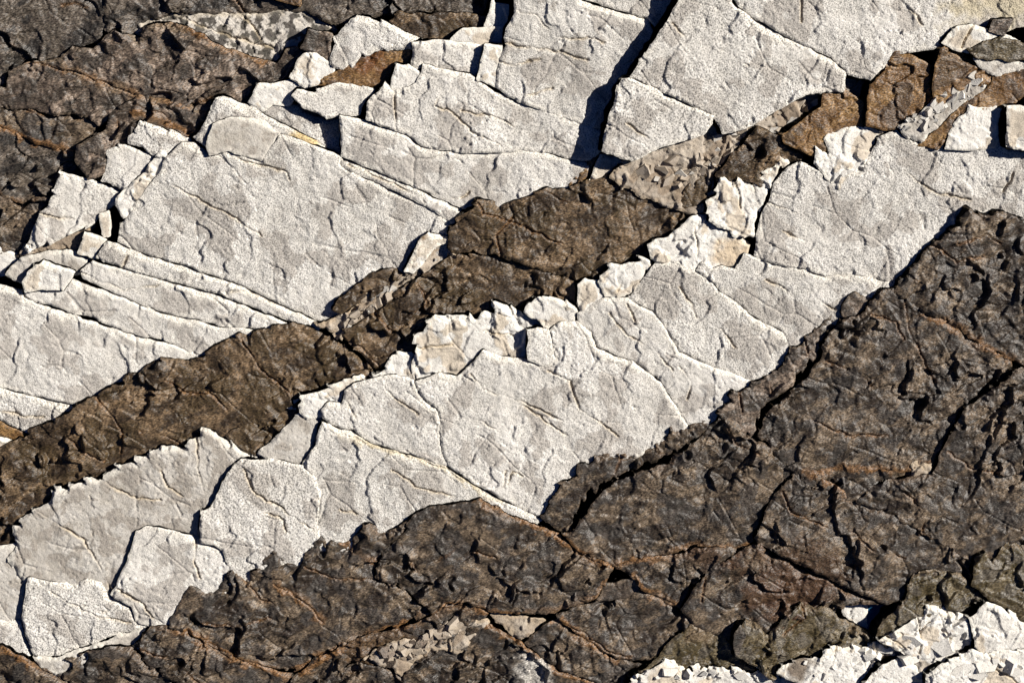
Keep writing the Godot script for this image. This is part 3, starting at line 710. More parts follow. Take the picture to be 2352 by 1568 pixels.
	slab("limestone_chip", "small white chip at the tip of the brown lump, on the middle dark bed's edge", "rock chip", "", "cream", 0.1, [648,930, 665,922, 690,915, 688,940, 665,940], {})
	var pebbles := slab("limestone_chip", "little crumbled white rubble left of the brown lump on the middle dark bed", "rubble", "", "cream", 0.085, [495,982, 515,975, 545,975, 560,985, 540,1005, 515,1003], {})
	fragments(pebbles, "fragment", ["cream", "grey"], 9, [500,988, 560,968, 620,945], 8.0, 5.0, 10.0, 12)
	strip = slab("shale_strip", "pale crumbling shale strip sunk between the white slabs and the middle dark bed", "rock strip", "", "tan", 0.112, [728,745, 770,735, 800,710, 830,680, 880,640, 925,628, 960,595, 990,565, 1034,545, 1045,585, 990,640, 925,685, 875,728, 820,752, 785,785], {"stain": 0.3, "jag": 1.3})
	fragments(strip, "fragment", ["grey", "tan", "tan"], 40, [790,750, 860,690, 930,650, 1000,580], 13.0, 5.0, 12.0, 15)
	slab("shale_block", "low dark knob of shale on the pale strip beside the middle dark bed", "rock block", "", "brown", 0.125, [765,712, 781,685, 820,655, 862,624, 905,618, 930,630, 905,655, 870,672, 820,700, 785,722], {})
	slab("limestone_chip", "upright flake with a rusty edge leaning over a black slot above the pale strip", "rock chip", "", "cream", 0.14, [930,622, 945,590, 968,550, 985,535, 1030,545, 1028,556, 995,570, 975,600, 950,625], {"moss": [972, 545, 14, Color(0.26, 0.15, 0.06)], "round": 0.012})

	# ---- the lower white bed: broken comb along its upper left rim
	g = "cream blocks of the comb along the lower white bed"
	slab("limestone_slab", "cream slab with a swooping top edge at the upper right end of the comb", "rock slab", g, "cream", 0.245, [1868,376, 1872,336, 1890,347, 1902,352, 1888,318, 1898,302, 1950,293, 2022,279, 2045,286, 2066,301, 2060,330, 2020,335, 1990,372, 1978,410, 1950,420, 1932,440, 1895,410], {"stain": 0.15, "round": 0.025, "teeth": 0.024, "often": 7.0})
	slab("limestone_slab", "big white slab at the right edge below the swooping cream top", "rock slab", "big white slabs of the lower bed", "white", 0, [2022,312, 2066,300, 2100,318, 2147,336, 2200,325, 2251,322, 2352,330, 2540,340, 2540,600, 2352,560, 2270,520, 2200,575, 2120,640, 2060,660, 2016,640, 1932,630, 1898,636, 1848,619, 1777,606, 1733,588, 1738,550, 1743,517, 1755,485, 1767,460, 1780,420, 1795,400, 1811,383, 1841,370, 1885,392, 1932,418, 1945,402, 1958,390, 1982,396, 1995,363], {"cracks": [[2330,395,2320,420,2305,440], [1800,530,1850,555,1890,560], [2090,400,2140,440,2230,460], [1765,465,1830,490]], "round": 0.02, "bed": "lower"})
	slab("limestone_block", "toothed white block left of a tall black slit in the comb", "rock block", g, "cream", 0.225, [1653,406, 1670,403, 1690,417, 1697,404, 1730,424, 1757,390, 1794,356, 1825,371, 1806,385, 1776,420, 1760,462, 1738,515, 1735,545, 1690,545, 1640,515, 1612,495, 1618,470, 1642,448], {"cracks": [[1690,418,1700,450,1702,480], [1730,424,1745,470]], "round": 0.02, "teeth": 0.035, "often": 9.0})
	slab("limestone_block", "rounded warm cream boulder-like block split by one upright crack", "rock block", g, "cream", 0.205, [1490,564, 1505,550, 1534,544, 1571,515, 1590,497, 1625,496, 1665,522, 1705,545, 1722,560, 1716,590, 1695,625, 1640,625, 1600,625, 1560,615, 1525,612, 1498,592], {"cracks": [[1595,522,1602,560,1598,610]], "moss": [1690, 590, 60, Color(0.58, 0.46, 0.32)], "stain": 0.2, "round": 0.05})
	slab("limestone_slab", "white slab with three small teeth below the rounded cream block", "rock slab", "big white slabs of the lower bed", "white", 0.003, [1596,622, 1612,602, 1624,598, 1640,614, 1660,612, 1690,619, 1700,600, 1710,580, 1733,588, 1777,606, 1848,619, 1898,636, 1932,630, 2016,640, 2075,652, 2030,700, 1960,720, 1930,760, 1870,810, 1820,815, 1797,759, 1740,732, 1696,698, 1653,668, 1639,648], {"cracks": [[1850,640,1880,690,1920,710], [1760,640,1810,670]], "round": 0.02, "bed": "lower"})
	slab("limestone_slab", "white slab between two long wavy cracks, right of the lower bed's middle", "rock slab", "big white slabs of the lower bed", "white", 0.006, [1514,597, 1560,603, 1600,615, 1641,650, 1655,670, 1698,700, 1742,734, 1799,761, 1840,810, 1800,850, 1740,880, 1636,842, 1606,828, 1562,808, 1524,745, 1503,716, 1443,685, 1460,665, 1473,648, 1493,618], {"cracks": [[1560,660,1590,700,1600,730], [1620,740,1660,760,1690,800]], "round": 0.02, "bed": "lower"})
	slab("limestone_slab", "white slab bounded by a long crack above and the dark bed's ragged edge below", "rock slab", "big white slabs of the lower bed", "white", 0.009, [1327,719, 1386,685, 1443,684, 1503,717, 1524,746, 1562,808, 1606,828, 1636,842, 1745,878, 1700,940, 1620,1000, 1590,1000, 1560,940, 1520,878, 1453,826, 1413,816, 1372,796, 1359,762, 1330,741], {"cracks": [[1400,720,1440,770,1500,800,1545,850], [1560,840,1590,880,1580,920], [1440,700,1460,740]], "round": 0.02, "bed": "lower"})
	slab("limestone_slab", "widest white slab in the middle of the lower bed with crossing cracks", "rock slab", "big white slabs of the lower bed", "white", 0.012, [955,876, 1009,856, 1050,866, 1077,842, 1094,825, 1110,803, 1151,819, 1208,824, 1240,835, 1275,830, 1266,785, 1262,760, 1285,738, 1329,739, 1359,763, 1372,797, 1413,817, 1453,827, 1520,880, 1560,941, 1595,1000, 1500,1030, 1440,1070, 1360,1100, 1300,1150, 1260,1200, 1240,1188, 1157,1148, 1083,1108, 1030,1070, 1016,1038, 1010,991, 1006,937, 979,920, 956,890], {"cracks": [[1080,860,1120,900,1190,920,1280,960], [1260,850,1310,875,1330,940,1420,1000], [1090,960,1140,985,1170,970,1200,930,1300,1000], [1160,1080,1158,1120], [1200,1090,1178,1085,1165,1110]], "round": 0.025, "bed": "lower"})
	slab("limestone_block", "upright white block with a narrow black slit on its left, mid comb", "rock block", g, "white", 0.215, [1211,757, 1235,752, 1262,758, 1268,785, 1274,816, 1278,836, 1240,842, 1212,828, 1210,800, 1213,780], {"round": 0.015})
	slab("limestone_slab", "rounded white slab left of the middle one, its upper edge scalloped", "rock slab", "big white slabs of the lower bed", "white", 0.006, [740,962, 738,942, 752,925, 784,928, 793,898, 811,883, 865,866, 909,860, 952,872, 957,890, 979,920, 1006,937, 1010,991, 1016,1040, 1042,1078, 942,1043, 858,1021, 811,988, 781,984, 760,975], {"cracks": [[870,870,900,910,960,950], [800,930,815,960]], "round": 0.03, "bed": "lower"})
	slab("limestone_slab", "white slab below a yellow-stained crack, narrowing to the right against the dark bed", "rock slab", "big white slabs of the lower bed", "white", 0.012, [692,1068, 709,1041, 722,1024, 739,965, 781,985, 811,990, 858,1023, 942,1045, 1016,1068, 1083,1111, 1157,1151, 1250,1192, 1200,1230, 1100,1200, 980,1230, 890,1270, 830,1260, 780,1300, 740,1285, 722,1240, 733,1180, 727,1130, 712,1090], {"cracks": [[800,1000,860,1030,940,1050,1010,1072,1080,1115], [900,1080,960,1120,1040,1140,1100,1150], [780,1170,820,1180]], "seams": [[781,986,858,1023,942,1045,1016,1069,1083,1112,1150,1148]], "round": 0.02, "bed": "lower", "gap": 0.002})
	slab("limestone_slab", "white block rising behind a long black slit, second from the lower left tooth", "rock slab", "big white slabs of the lower bed", "white", 0.158, [457,1249, 461,1176, 484,1166, 502,1128, 521,1086, 534,1070, 553,1056, 624,1054, 662,1062, 697,1070, 722,1093, 738,1132, 730,1195, 738,1240, 700,1320, 640,1300, 590,1340, 530,1330, 512,1268, 490,1252], {"cracks": [[560,1080,580,1130,650,1170], [620,1150,690,1200,720,1220], [610,1175,650,1195,655,1220]], "round": 0.014, "tilt": Vector2(-0.015, 0.04)})
	slab("limestone_slab", "white block with a straight leaning left side, between two black slits at lower left", "rock slab", "big white slabs of the lower bed", "white", 0.135, [252,1367, 264,1345, 275,1318, 290,1285, 300,1255, 312,1221, 336,1208, 400,1221, 450,1236, 480,1250, 512,1265, 545,1320, 510,1390, 450,1400, 415,1440, 390,1450, 312,1432, 298,1394, 270,1380], {"cracks": [[270,1355,330,1390,350,1420], [450,1240,446,1290,460,1330]], "round": 0.014, "tilt": Vector2(-0.015, 0.04)})
	slab("limestone_slab", "lowest left white tooth with a black slit on its left and a rounded foot", "rock slab", "big white slabs of the lower bed", "white", 0.118, [63,1327, 118,1337, 175,1340, 205,1330, 228,1336, 249,1364, 298,1393, 316,1429, 352,1438, 276,1456, 202,1481, 134,1506, 77,1512, 62,1470, 48,1420, 55,1371], {"cracks": [[110,1355,170,1390,230,1420,300,1430], [190,1390,240,1405]], "round": 0.018, "tilt": Vector2(-0.01, 0.04)})
	slab("limestone_slab", "broad smooth pale slab with grey scales and a serrated upper edge, lower left", "rock slab", "", "grey", 0.125, [10,1290, 28,1250, 25,1209, 54,1186, 81,1166, 111,1146, 108,1125, 134,1115, 185,1102, 208,1092, 232,1100, 242,1085, 279,1062, 323,1047, 363,1024, 423,1024, 427,1011, 450,1001, 447,984, 460,974, 487,981, 517,1001, 551,1024, 591,1043, 640,1065, 600,1085, 560,1100, 525,1130, 500,1190, 470,1260, 420,1270, 340,1260, 300,1345, 275,1390, 225,1365, 100,1360, 60,1345], {"cracks": [[77,1172,141,1206,190,1240,235,1310,260,1370], [205,1140,215,1190,210,1230], [370,1080,385,1120,420,1140], [450,1001,455,1080,470,1140,480,1200], [230,1103,300,1140,370,1150]], "stain": 0.42, "jag": 1.3, "round": 0.03, "tilt": Vector2(0.0, 0.045), "teeth": 0.035, "often": 9.0})
	slab("limestone_slab", "smooth grey slab at the left edge beside the lowest white tooth", "rock slab", "", "grey", 0.088, [-150,1270, 0,1255, 36,1250, 60,1300, 90,1345, 80,1440, 20,1440, 0,1430, -150,1420], {"stain": 0.35})
	slab("limestone_slab", "speckled white slab in the corner left of the lowest tooth's foot", "rock slab", "", "white", 0.1, [-150,1412, 0,1421, 45,1428, 60,1475, 76,1510, 45,1515, 0,1490, -150,1475], {})
	slab("limestone_slab", "pale tan strip under the rounded foot of the lowest white tooth", "rock slab", "", "grey", 0.115, [70,1508, 130,1512, 202,1484, 276,1458, 340,1440, 365,1440, 350,1475, 300,1505, 240,1505, 160,1535, 130,1555, 90,1530], {"stain": 0.3})
	slab("limestone_block", "smooth concave pale block behind a curved black slit, left of the rounded white slab", "rock block", g, "grey", 0.14, [588,1045, 612,1022, 640,998, 665,970, 686,948, 710,945, 738,955, 740,968, 722,1030, 715,1065, 690,1085, 625,1072], {"stain": 0.15, "round": 0.03})
	slab("limestone_chip", "bright cream lip above the rounded white slab, meeting the brown bed", "rock block", g, "cream", 0.15, [682,930, 690,910, 750,888, 830,858, 872,862, 860,880, 811,900, 800,930, 760,950, 738,965, 705,965, 686,950], {"teeth": 0.024, "often": 10.0})
	slab("limestone_block", "bright cream block with a stepped top edge beside the middle dark bed", "rock block", g, "cream", 0.165, [858,864, 885,843, 899,815, 920,806, 948,806, 965,830, 960,880, 952,890, 909,872], {"teeth": 0.024, "often": 9.0})
	slab("limestone_slab", "broad bright cream block with a scooped hollow in the middle of the comb", "rock slab", g, "cream", 0.18, [945,806, 949,770, 971,762, 976,745, 999,724, 1033,725, 1063,718, 1083,722, 1093,730, 1110,705, 1130,712, 1132,693, 1167,698, 1201,718, 1258,750, 1270,770, 1220,780, 1210,840, 1151,835, 1115,815, 1082,855, 1050,880, 1009,870, 958,890, 947,850], {"cracks": [[1015,850,1010,880], [1080,730,1100,760,1180,770], [960,800,1040,790]], "tilt": Vector2(-0.06, 0.08), "stain": 0.2, "round": 0.03, "teeth": 0.032, "often": 8.0})
	slab("limestone_block", "bright cream hump beside a thin grey flake, in the upper middle of the comb", "rock block", g, "cream", 0.195, [1203,718, 1214,698, 1238,680, 1278,684, 1325,697, 1335,716, 1314,740, 1285,748, 1258,758, 1230,735], {"round": 0.04, "teeth": 0.024, "often": 8.0})
	slab("limestone_chip", "small upright cream block with a black shadow on its left against the brown bed", "rock block", g, "cream", 0.2, [1328,695, 1330,655, 1345,643, 1374,646, 1390,670, 1440,684, 1386,695, 1338,722], {})
	slab("limestone_block", "slanting cream block above the long wavy crack, next to the brown bed", "rock block", g, "cream", 0.21, [1371,648, 1378,636, 1403,601, 1426,601, 1473,588, 1505,600, 1490,635, 1455,682, 1390,682], {"cracks": [[1428,602,1430,640,1420,670]], "teeth": 0.035, "often": 9.0})

	# ---- the lower dark bed
	g = "dark shale slabs of the lower right bed"
	slab("shale_slab", "dark shale slab at the right edge, topped by a small notch under the white slab", "rock slab", g, "dark", 0.01, [2110,600, 2135,570, 2160,550, 2187,528, 2227,480, 2268,494, 2291,480, 2352,507, 2540,560, 2540,830, 2352,850, 2260,795, 2180,745, 2130,724, 2085,695, 2050,675, 2066,650, 2085,630], {"cracks": [[2140,560,2200,600,2260,590], [2100,640,2160,690,2180,740], [2200,560,2270,540,2300,560]], "round": 0.025, "jag": 1.6, "bed": "shale", "seams": [[2180,742,2260,792,2352,848,2540,900]], "teeth": 0.024, "often": 6.0})
	slab("shale_slab", "wide dark shale slab with a rounded belly, centre right below a rust seam", "rock slab", g, "dark", 0.012, [1985,720, 2002,691, 2040,664, 2062,660, 2130,723, 2180,744, 2260,794, 2365,850, 2360,900, 2290,940, 2230,980, 2210,1020, 2170,1080, 2110,1130, 2000,1150, 1930,1145, 1845,1120, 1800,1140, 1790,1060, 1760,1015, 1745,1004, 1758,970, 1772,945, 1831,893, 1893,822, 1888,790, 1932,742], {"cracks": [[2000,720,2060,740,2080,780], [1900,830,1990,870,2040,930], [2080,690,2090,760,2130,840,2150,880], [1850,960,1950,1000,2040,1000]], "round": 0.03, "jag": 1.5, "tilt": Vector2(-0.05, 0.02), "stain": 0.3, "bed": "shale", "seams": [[2130,724,2180,746,2260,796,2360,850], [1850,1090,1960,1070,2080,1080,2160,1060]]})
	slab("shale_chip", "small grey-brown block sitting on the white slab's edge at the head of the dark strip", "rock block", g, "umber", 0.235, [1933,701, 1950,684, 1966,671, 2010,690, 1985,722, 1955,735, 1935,725], {"round": 0.012})
	slab("shale_slab", "narrow dark strip of broken blocks between white slab and a row of black hollows", "rock slab", g, "umber", 0.222, [1640,960, 1653,940, 1672,918, 1690,900, 1730,880, 1755,866, 1777,856, 1800,825, 1817,806, 1864,762, 1885,750, 1915,722, 1940,730, 1918,752, 1880,790, 1884,815, 1818,892, 1756,940, 1732,998, 1710,1000, 1690,985], {"jag": 2.0, "stain": 0.3, "cracks": [[1850,780,1855,810], [1765,865,1775,900], [1700,900,1705,950]], "teeth": 0.032, "often": 8.0})
	slab("shale_slab", "dark strip with a black-shadowed left rim, lowest along the white slab's edge", "rock slab", g, "dark", 0.188, [1238,1189, 1258,1166, 1285,1115, 1310,1092, 1332,1075, 1366,1048, 1446,1041, 1460,1024, 1487,1014, 1510,1017, 1540,980, 1562,984, 1622,950, 1660,945, 1620,1000, 1540,1052, 1460,1080, 1395,1105, 1355,1140, 1322,1185, 1310,1225, 1288,1228], {"jag": 1.6, "cracks": [[1430,1045,1410,1090], [1500,1020,1520,1050]], "teeth": 0.032, "often": 7.0})
	slab("shale_slab", "dark shale slab with a rusty lower left seam, in the middle of the lower bed", "rock slab", g, "dark", 0.0, [1290,1226, 1318,1215, 1340,1190, 1372,1144, 1410,1112, 1470,1087, 1535,1065, 1610,1004, 1660,955, 1692,968, 1730,1004, 1760,1018, 1800,1068, 1800,1120, 1755,1190, 1740,1245, 1690,1262, 1602,1262, 1480,1288, 1411,1300, 1325,1264], {"jag": 1.4, "cracks": [[1530,1165,1570,1155,1580,1160], [1560,1010,1545,1060], [1660,960,1690,1020,1740,1040]], "bed": "shale", "seams": [[1292,1228,1325,1262,1411,1298,1480,1286,1602,1260,1690,1260,1736,1238]]})
	slab("shale_slab", "large dark shale slab under the white bed with a wavy rust crack along its foot", "rock slab", g, "dark", 0.003, [948,1192, 979,1169, 1025,1162, 1070,1159, 1104,1146, 1160,1178, 1211,1199, 1285,1230, 1325,1264, 1411,1299, 1395,1337, 1369,1373, 1312,1394, 1275,1410, 1211,1411, 1124,1403, 1060,1382, 1023,1384, 994,1408, 912,1345, 862,1330, 872,1285, 895,1258, 934,1213], {"cracks": [[1104,1150,1211,1204,1285,1236,1325,1270,1400,1302], [1000,1290,1060,1260,1140,1280], [920,1250,960,1320,1010,1340]], "jag": 1.2, "round": 0.025, "bed": "shale", "seams": [[1104,1149,1211,1201,1285,1233,1325,1267,1409,1300], [912,1440,996,1409,1023,1386,1060,1383,1124,1402,1211,1409,1275,1408,1312,1392,1369,1370,1395,1337]]})
	slab("shale_slab", "serrated dark shale slab stepping down along the white blocks at lower left", "rock slab", g, "dark", -0.005, [386,1440, 398,1410, 410,1385, 433,1347, 465,1358, 491,1368, 510,1335, 531,1306, 575,1321, 605,1290, 628,1266, 660,1280, 689,1294, 712,1260, 736,1229, 791,1254, 810,1230, 828,1210, 848,1206, 870,1212, 895,1219, 950,1192, 934,1213, 895,1258, 872,1285, 862,1330, 912,1345, 996,1408, 915,1442, 831,1463, 781,1483, 690,1543, 672,1550, 628,1540, 504,1496, 430,1452], {"cracks": [[628,1344,670,1365,706,1391,740,1430], [450,1430,540,1440,620,1420], [689,1296,760,1330,860,1330], [560,1330,600,1380,660,1400]], "round": 0.02, "bed": "shale", "seams": [[628,1344,670,1365,706,1391,740,1430], [672,1548,781,1481,831,1461,915,1440,994,1408], [430,1450,504,1494,628,1538], [786,1254,870,1300]], "teeth": 0.024, "often": 6.0})
	slab("shale_slab", "dark shale corner slab at the bottom left, rust along its upper edge", "rock slab", g, "dark", 0.0, [-150,1475, 0,1484, 40,1506, 90,1530, 128,1546, 200,1590, 300,1650, 320,1740, -150,1740], {"cracks": [[0,1490,60,1520,150,1570,260,1640]], "bed": "shale", "seams": [[0,1490,90,1532,200,1592,300,1650]]})
	slab("shale_slab", "dark shale hump under the pale tan strip at the bottom left", "rock slab", g, "dark", 0.005, [122,1546, 151,1513, 200,1498, 255,1485, 300,1490, 342,1529, 440,1590, 570,1740, 310,1740, 290,1650, 200,1592], {"bed": "shale"})
	slab("shale_slab", "dark shale slab with a long rust line, right of the hump at the bottom edge", "rock slab", g, "dark", 0.005, [300,1492, 325,1465, 345,1443, 386,1439, 430,1450, 504,1497, 628,1541, 674,1553, 650,1600, 570,1740, 440,1590, 342,1530], {"cracks": [[430,1455,504,1502,628,1546], [320,1490,400,1520,480,1590]], "bed": "shale", "seams": [[386,1440,430,1452,504,1499,628,1543,674,1556]]})
	slab("shale_slab", "dark wedge under the wavy rust crack, left of the shattered tan rock", "rock slab", g, "dark", 0.004, [672,1554, 690,1546, 720,1516, 781,1486, 831,1466, 915,1446, 996,1413, 1023,1389, 1060,1386, 1124,1406, 1100,1450, 1000,1490, 960,1510, 870,1535, 815,1560, 770,1740, 560,1740, 640,1600], {"moss": [860, 1475, 90, Color(0.15, 0.09, 0.045)], "tilt": Vector2(-0.02, 0.06), "bed": "shale", "seams": [[690,1548,781,1488,831,1468,915,1448,996,1415,1060,1388,1124,1408]]})
	strip = slab("shale_block", "shattered tan rock with angular hollows in the dark bed near the bottom edge", "rock block", "", "tan", 0.155, [830,1516, 870,1495, 905,1470, 970,1466, 1010,1437, 1045,1420, 1078,1412, 1125,1428, 1090,1470, 1052,1505, 1005,1495, 990,1490, 950,1530, 925,1552], {"jag": 1.6, "stain": 0.35})
	fragments(strip, "fragment", ["tan", "tan", "umber"], 40, [880,1510, 960,1485, 1030,1450, 1080,1430], 24.0, 6.0, 15.0, 21)
	slab("shale_block", "tan and brown triangular facet beside the shattered tan rock", "rock block", "", "tan", 0.148, [1120,1408, 1180,1412, 1258,1424, 1230,1450, 1198,1474, 1160,1445], {"stain": 0.6})
	slab("shale_slab", "dark shale mass along the bottom edge with a torn white lichen patch", "rock slab", g, "dark", 0.0, [770,1740, 781,1540, 825,1519, 870,1530, 925,1553, 955,1520, 989,1490, 1050,1504, 1085,1465, 1117,1432, 1160,1455, 1198,1477, 1262,1528, 1420,1590, 1450,1740], {"moss": [1225, 1545, 52, Color(0.62, 0.58, 0.52)], "cracks": [[1117,1436,1198,1482,1262,1533,1330,1560]], "bed": "shale", "seams": [[1117,1434,1198,1479,1262,1530,1420,1592]]})
	slab("shale_slab", "dark shale block with a rust-lined upper edge, right of the triangular tan facet", "rock slab", g, "dark", 0.004, [1204,1477, 1235,1450, 1262,1428, 1285,1424, 1352,1476, 1419,1514, 1480,1528, 1440,1570, 1400,1580, 1346,1560, 1270,1530], {"bed": "shale", "seams": [[1262,1430,1285,1427,1352,1478,1419,1516]]})
	slab("shale_slab", "dark shale block with pale curved streaks beneath the point where rust seams meet", "rock slab", g, "dark", 0.004, [1278,1414, 1312,1397, 1369,1388, 1429,1374, 1473,1353, 1520,1378, 1556,1398, 1605,1432, 1565,1465, 1495,1515, 1419,1512, 1352,1474, 1290,1426], {"cracks": [[1285,1425,1340,1455,1400,1495,1450,1510]], "bed": "shale", "seams": [[1290,1424,1340,1465,1419,1510], [1473,1355,1554,1398,1600,1428]]})
	slab("shale_block", "small grey shale block with a black notch, left of the rust seam crossing", "rock block", g, "umber", -0.005, [1370,1382, 1382,1362, 1393,1344, 1460,1327, 1477,1353, 1430,1375], {"bed": "shale"})
	slab("shale_slab", "dark shale slab below the upper rust seam, narrowing to the right", "rock slab", g, "dark", 0.012, [1414,1302, 1480,1283, 1562,1274, 1602,1258, 1696,1254, 1706,1270, 1650,1310, 1600,1360, 1575,1400, 1552,1396, 1473,1352, 1455,1326], {"moss": [1600, 1265, 70, Color(0.14, 0.085, 0.05)], "bed": "shale", "seams": [[1416,1303,1480,1285,1562,1275,1602,1260], [1456,1326,1473,1350,1552,1394]]})
	slab("shale_slab", "reddish brown shale slab below a thin straight crack, lower right", "rock slab", g, "dark", 0.03, [1565,1398, 1590,1355, 1640,1303, 1690,1276, 1713,1257, 1743,1249, 1797,1276, 1864,1309, 1945,1350, 2040,1386, 1990,1388, 1945,1392, 1912,1410, 1820,1420, 1775,1470, 1700,1465, 1676,1475, 1600,1440], {"moss": [1800, 1330, 150, Color(0.125, 0.066, 0.034)], "cracks": [[1797,1282,1864,1315,1945,1356], [1620,1330,1610,1380]], "tilt": Vector2(-0.03, 0.05), "bed": "shale", "seams": [[1713,1260,1797,1280,1864,1313,1945,1354,2030,1396]]})
	slab("shale_slab", "dark shale slab with a pointed crest and tan rim, right of the black gap", "rock slab", g, "dark", 0.05, [1843,1078, 1864,1085, 1920,1118, 1971,1150, 2040,1181, 2110,1220, 2240,1282, 2250,1340, 2210,1345, 2150,1330, 2112,1335, 2088,1372, 2042,1388, 1945,1351, 1864,1309, 1797,1276, 1743,1249, 1736,1238, 1750,1210, 1757,1176, 1797,1126, 1822,1100], {"cracks": [[1960,1220,2000,1260,2080,1280], [1800,1130,1820,1180,1900,1210]], "moss": [1850, 1330, 110, Color(0.12, 0.07, 0.038)], "round": 0.025, "bed": "shale", "seams": [[1850,1080,1920,1120,1971,1152]]})
	slab("shale_slab", "largest dark shale slab at the right edge, beside a long black crevice", "rock slab", g, "dark", 0.055, [1970,1152, 1984,1143, 1999,1126, 2046,1105, 2090,1099, 2140,1092, 2155,1065, 2167,1042, 2180,1010, 2194,984, 2221,937, 2268,905, 2300,880, 2335,852, 2540,800, 2540,1260, 2352,1270, 2318,1260, 2280,1300, 2240,1295, 2110,1221, 2040,1183], {"cracks": [[2000,1160,2080,1200,2160,1260,2230,1290], [2180,1040,2240,1080,2300,1090], [2080,1130,2130,1180,2120,1220]], "round": 0.03, "jag": 1.3, "bed": "shale"})
	slab("shale_block", "folded grey shale lumps in the hollow left of the long black crevice", "rock block", g, "umber", 0.205, [1945,1110, 1990,1075, 2040,1050, 2090,1060, 2110,1085, 2090,1115, 2040,1120, 1985,1160, 1950,1140], {"cracks": [[1960,1100,2000,1085,2030,1060]]})
	slab("shale_chip", "small tan block with a rusty foot at the lower end of the long black crevice", "rock block", "", "tan", 0.24, [2094,1066, 2108,1060, 2140,1066, 2142,1095, 2120,1105, 2092,1104], {})

	# ---- the olive blocks and the third white bed at the lower right
	g = "olive brown blocks above the lower right white bed"
	slab("shale_block", "olive brown block with a broad smooth flank above a small blue-shaded hollow", "rock block", g, "olive", 0.255, [2104,1318, 2147,1312, 2207,1317, 2236,1344, 2264,1362, 2300,1390, 2290,1420, 2240,1440, 2150,1420, 2100,1460, 2040,1490, 2022,1478, 2022,1446, 2036,1428, 2052,1413, 2070,1395, 2084,1375, 2092,1345], {"round": 0.03, "stain": 0.3})
	slab("shale_block", "olive grey block with a square notch, at the right edge above the white bed", "rock block", g, "olive", 0.27, [2234,1345, 2238,1310, 2245,1283, 2264,1269, 2281,1298, 2295,1284, 2301,1262, 2321,1250, 2352,1258, 2540,1265, 2540,1430, 2352,1430, 2318,1415, 2270,1372], {"round": 0.025, "stain": 0.35})
	slab("shale_block", "olive brown block with two blunt peaks and grey blotches, left of the blue-shaded hollow", "rock block", g, "olive", 0.22, [1698,1450, 1715,1432, 1748,1440, 1764,1464, 1782,1445, 1800,1424, 1844,1390, 1874,1398, 1898,1393, 1930,1420, 1978,1443, 2000,1456, 2018,1474, 1985,1505, 1900,1525, 1870,1540, 1804,1550, 1775,1560, 1735,1530, 1690,1505], {"stain": 0.45, "round": 0.025, "cracks": [[1845,1395,1850,1420,1800,1460]]})
	slab("shale_block", "olive brown block with a tan crest and a thin dark upright flake at its right", "rock block", g, "olive", 0.19, [1440,1590, 1470,1545, 1510,1515, 1545,1472, 1575,1446, 1592,1430, 1646,1448, 1684,1479, 1690,1503, 1735,1530, 1780,1560, 1700,1570, 1640,1560, 1560,1550, 1500,1565], {"moss": [1610, 1450, 45, Color(0.24, 0.17, 0.10)], "stain": 0.2})
	slab("shale_chip", "thin dark flake standing upright between the two-peaked and tan-crested olive blocks", "rock chip", "", "black", 0.25, [1684,1478, 1690,1452, 1702,1438, 1713,1460, 1700,1500, 1692,1508], {"round": 0.01, "jag": 0.5})
	slab("limestone_block", "small white stone beside the little blue pool in the olive hollow", "rock block", "", "cream", 0.135, [1936,1405, 1942,1385, 1975,1380, 1992,1385, 1990,1420, 1996,1445, 1970,1440, 1945,1430], {"round": 0.015})
	slab("tide_pool", "little blue pool of water in the hollow between olive blocks", "pool", "", "water", 0.125, [1985,1378, 2060,1360, 2070,1420, 2030,1465, 1990,1455], {"tilt": Vector2(0, 0)})
	g = "broken white rocks of the lower right bed"
	var broken := slab("limestone_slab", "jagged low white rock along the bottom edge, left end of the lower right bed", "rock slab", g, "cream", 0.2, [1400,1740, 1435,1575, 1462,1550, 1500,1536, 1528,1515, 1562,1519, 1582,1542, 1606,1522, 1636,1535, 1696,1532, 1730,1543, 1744,1528, 1790,1551, 1830,1569, 1880,1740], {"jag": 1.5, "cracks": [[1744,1530,1760,1568]], "teeth": 0.032, "often": 9.0})
	fragments(broken, "fragment", ["cream"], 14, [1460,1560, 1600,1550, 1780,1562], 16.0, 8.0, 22.0, 41)
	broken = slab("limestone_slab", "white rock with a dark blotched upper end, left of the rugged white block", "rock slab", g, "cream", 0.235, [1785,1549, 1797,1528, 1851,1514, 1884,1511, 1895,1492, 1932,1477, 1979,1487, 2019,1471, 2062,1494, 2098,1515, 2075,1540, 2040,1530, 2010,1560, 1975,1740, 1880,1740, 1830,1570], {"jag": 1.4, "moss": [1835, 1535, 40, Color(0.16, 0.12, 0.085)], "cracks": [[1925,1482,1910,1530], [1980,1490,1990,1540,2010,1555]], "teeth": 0.024, "often": 8.0})
	fragments(broken, "fragment", ["cream"], 14, [1850,1550, 1950,1530, 2050,1500], 34.0, 8.0, 24.0, 31)
	broken = slab("limestone_slab", "rugged white block with a rounded top and criss-cross cracks, below the olive blocks", "rock slab", g, "cream", 0.275, [2020,1471, 2042,1461, 2075,1438, 2106,1420, 2118,1412, 2130,1393, 2160,1389, 2200,1404, 2236,1424, 2250,1510, 2200,1530, 2140,1560, 2110,1545, 2097,1514, 2062,1494], {"cracks": [[2110,1418,2118,1470,2110,1500], [2165,1450,2190,1458,2175,1490], [2040,1465,2090,1490], [2060,1455,2100,1470]], "stain": 0.25, "teeth": 0.024, "often": 7.0})
	fragments(broken, "fragment", ["cream"], 10, [2080,1500, 2140,1490, 2200,1480], 40.0, 9.0, 24.0, 43)
